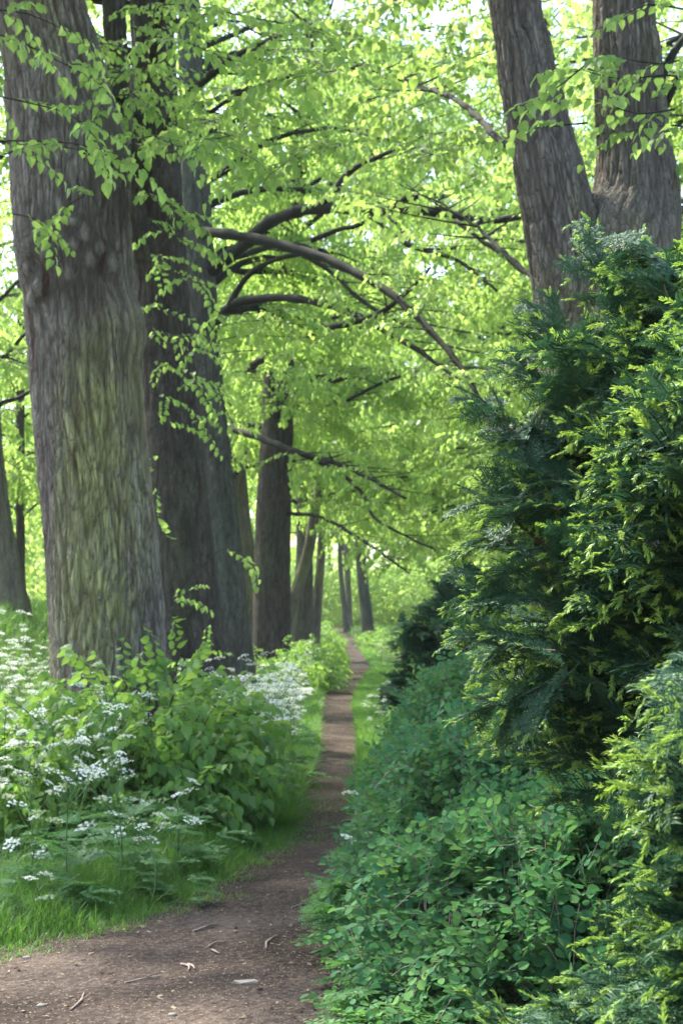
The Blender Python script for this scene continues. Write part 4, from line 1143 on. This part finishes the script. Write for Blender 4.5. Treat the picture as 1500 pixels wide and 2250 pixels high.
for a, b, r, lab in [((425, 2052), (480, 2035), .011, 'thickest dark twig, on the path just right of the grass tip'), ((455, 2088), (497, 2075), .008, 'pale twig below the thickest dark twig'), ((466, 2093), (482, 2102), .009, 'short pale stub touching under the pale twig'),
                     ((398, 2125), (415, 2138), .009, 'pale short stub, left one of a close pair'), ((414, 2124), (428, 2135), .009, 'pale short stub, right one of a close pair'), ((275, 2165), (352, 2152), .007, 'long thin pinkish twig lying level across the near path'),
                     ((585, 2090), (610, 2060), .008, 'bent dark twig on the path near the leafy shrubs'), ((640, 2000), (690, 1985), .008, 'dark twig under the edge of the round leaved shrub'), ((155, 2225), (185, 2190), .007, 'thin twig at the bottom left of the path'),
                     ((690, 1680), (745, 1672), .012, 'dark stick lying across the path further on')]:
    twig_thing(a, b, r, lab)
# flat stone
g = G(538, 2163); m = MB(); pr = [(-.060, -.016), (-.02, -.026), (.045, -.022), (.062, .004), (.05, .03), (-.005, .026), (-.05, .022)]
k = len(pr); V = [(x, y, -.01) for x, y in pr] + [(x * .98, y * .98, .010) for x, y in pr] + [(x * .85, y * .8, .016 + .004 * math.sin(x * 60)) for x, y in pr]
fc = [tuple(range(2 * k, 3 * k))]
for i in range(k):
    j = (i + 1) % k
    fc += [(i, j, k + j, k + i), (k + i, k + j, 2 * k + j, 2 * k + i)]
m.add(np.array(V) + g, fc); o = m.build('flat_stone', M['stone'], origin=tuple(g)); o.rotation_euler.z = .12
tag(o, 'flat pale stone lying in the brown path near the bottom', 'stone')
# pebbles, each its own
t_peb = None
for k, (px, py, lab) in enumerate([(92, 2215, 'small grey pebble on the bottom left path'), (380, 2235, 'small pale pebble at the bottom edge of the path'), (60, 2110, 'grey pebble by the grass edge at the far left')]):
    g = G(px, py); m = MB(); bm_ = []
    for i in range(5):
        ph = -math.pi / 2 + math.pi * i / 4
        for j in range(8): bm_.append((.02 * math.cos(ph) * math.cos(j * TWO / 8) * random.uniform(.85, 1.1), .015 * math.cos(ph) * math.sin(j * TWO / 8) * random.uniform(.85, 1.1), .009 * math.sin(ph) + .009))
    fc = [(i * 8 + j, i * 8 + (j + 1) % 8, (i + 1) * 8 + (j + 1) % 8, (i + 1) * 8 + j) for i in range(4) for j in range(8)]
    m.add(np.array(bm_) + g, fc); tag(m.build('pebble', M['stone'], smooth=True, origin=tuple(g)), lab, 'pebble', 'pebbles on the path')

# ------------------------------------------------------------------ the air under the trees
m, nt, out = nodes('air')
pv = N(nt, 'ShaderNodeVolumePrincipled'); pv.inputs['Color'].default_value = (.86, .92, .88, 1); pv.inputs['Density'].default_value = .0004; pv.inputs['Anisotropy'].default_value = .3
nt.links.new(pv.outputs[0], out.inputs['Volume'])
hb = MB(); hv = np.array([(x, y, z) for x in (-420, 420) for y in (-80, 920) for z in (-3.0, 32.0)])
hb.add(hv, [(0, 1, 3, 2), (4, 6, 7, 5), (0, 4, 5, 1), (2, 3, 7, 6), (0, 2, 6, 4), (1, 5, 7, 3)])
tag(hb.build('haze', m), kind='stuff')

# ------------------------------------------------------------------ light, world, camera
EL, AZ = math.radians(56), math.radians(-48)     # sun: high, ahead and to the left
sd = np.array([math.sin(AZ) * math.cos(EL), math.cos(AZ) * math.cos(EL), math.sin(EL)])
sun = bpy.data.lights.new('sun', 'SUN'); sun.energy = 2.9; sun.angle = math.radians(1); sun.color = (1, .95, .86)
so = bpy.data.objects.new('sun', sun); COL.objects.link(so); so.rotation_euler = Vector(-sd).to_track_quat('-Z', 'Y').to_euler()
w = bpy.data.worlds.new('World'); scene.world = w; w.use_nodes = True
nt = w.node_tree; bg = nt.nodes['Background']
sky = nt.nodes.new('ShaderNodeTexSky'); sky.sky_type = 'NISHITA'; sky.sun_disc = False; sky.sun_elevation = EL; sky.sun_rotation = AZ
sky.air_density = 1.0; sky.dust_density = 2.5
nt.links.new(sky.outputs[0], bg.inputs['Color']); bg.inputs['Strength'].default_value = .15

cam = bpy.data.cameras.new('camera'); co = bpy.data.objects.new('camera', cam); COL.objects.link(co)
co.location = CAM; co.rotation_euler = (math.pi / 2 + TH, 0, 0)
cam.sensor_fit = 'VERTICAL'; cam.sensor_height = 36; cam.lens = 36 * F / 2250; cam.clip_end = 3000; cam.clip_start = .05
cam.dof.use_dof = True; cam.dof.focus_distance = 4.6; cam.dof.aperture_fstop = 8.0
scene.camera = co

vs = scene.view_settings; vs.view_transform = 'Standard'; vs.look = 'None'; vs.gamma = 1; vs.exposure = 2.2
cy = scene.cycles
cy.max_bounces = 8; cy.diffuse_bounces = 5; cy.glossy_bounces = 2; cy.transmission_bounces = 5; cy.transparent_max_bounces = 4
cy.use_denoising = True; cy.denoising_prefilter = 'NONE'; cy.denoising_input_passes = 'RGB_ALBEDO_NORMAL'; cy.denoiser = 'OPENIMAGEDENOISE'; cy.sample_clamp_indirect = 4; cy.use_adaptive_sampling = True; cy.adaptive_threshold = .004
cy.caustics_reflective = False; cy.caustics_refractive = False
scene.render.use_persistent_data = False
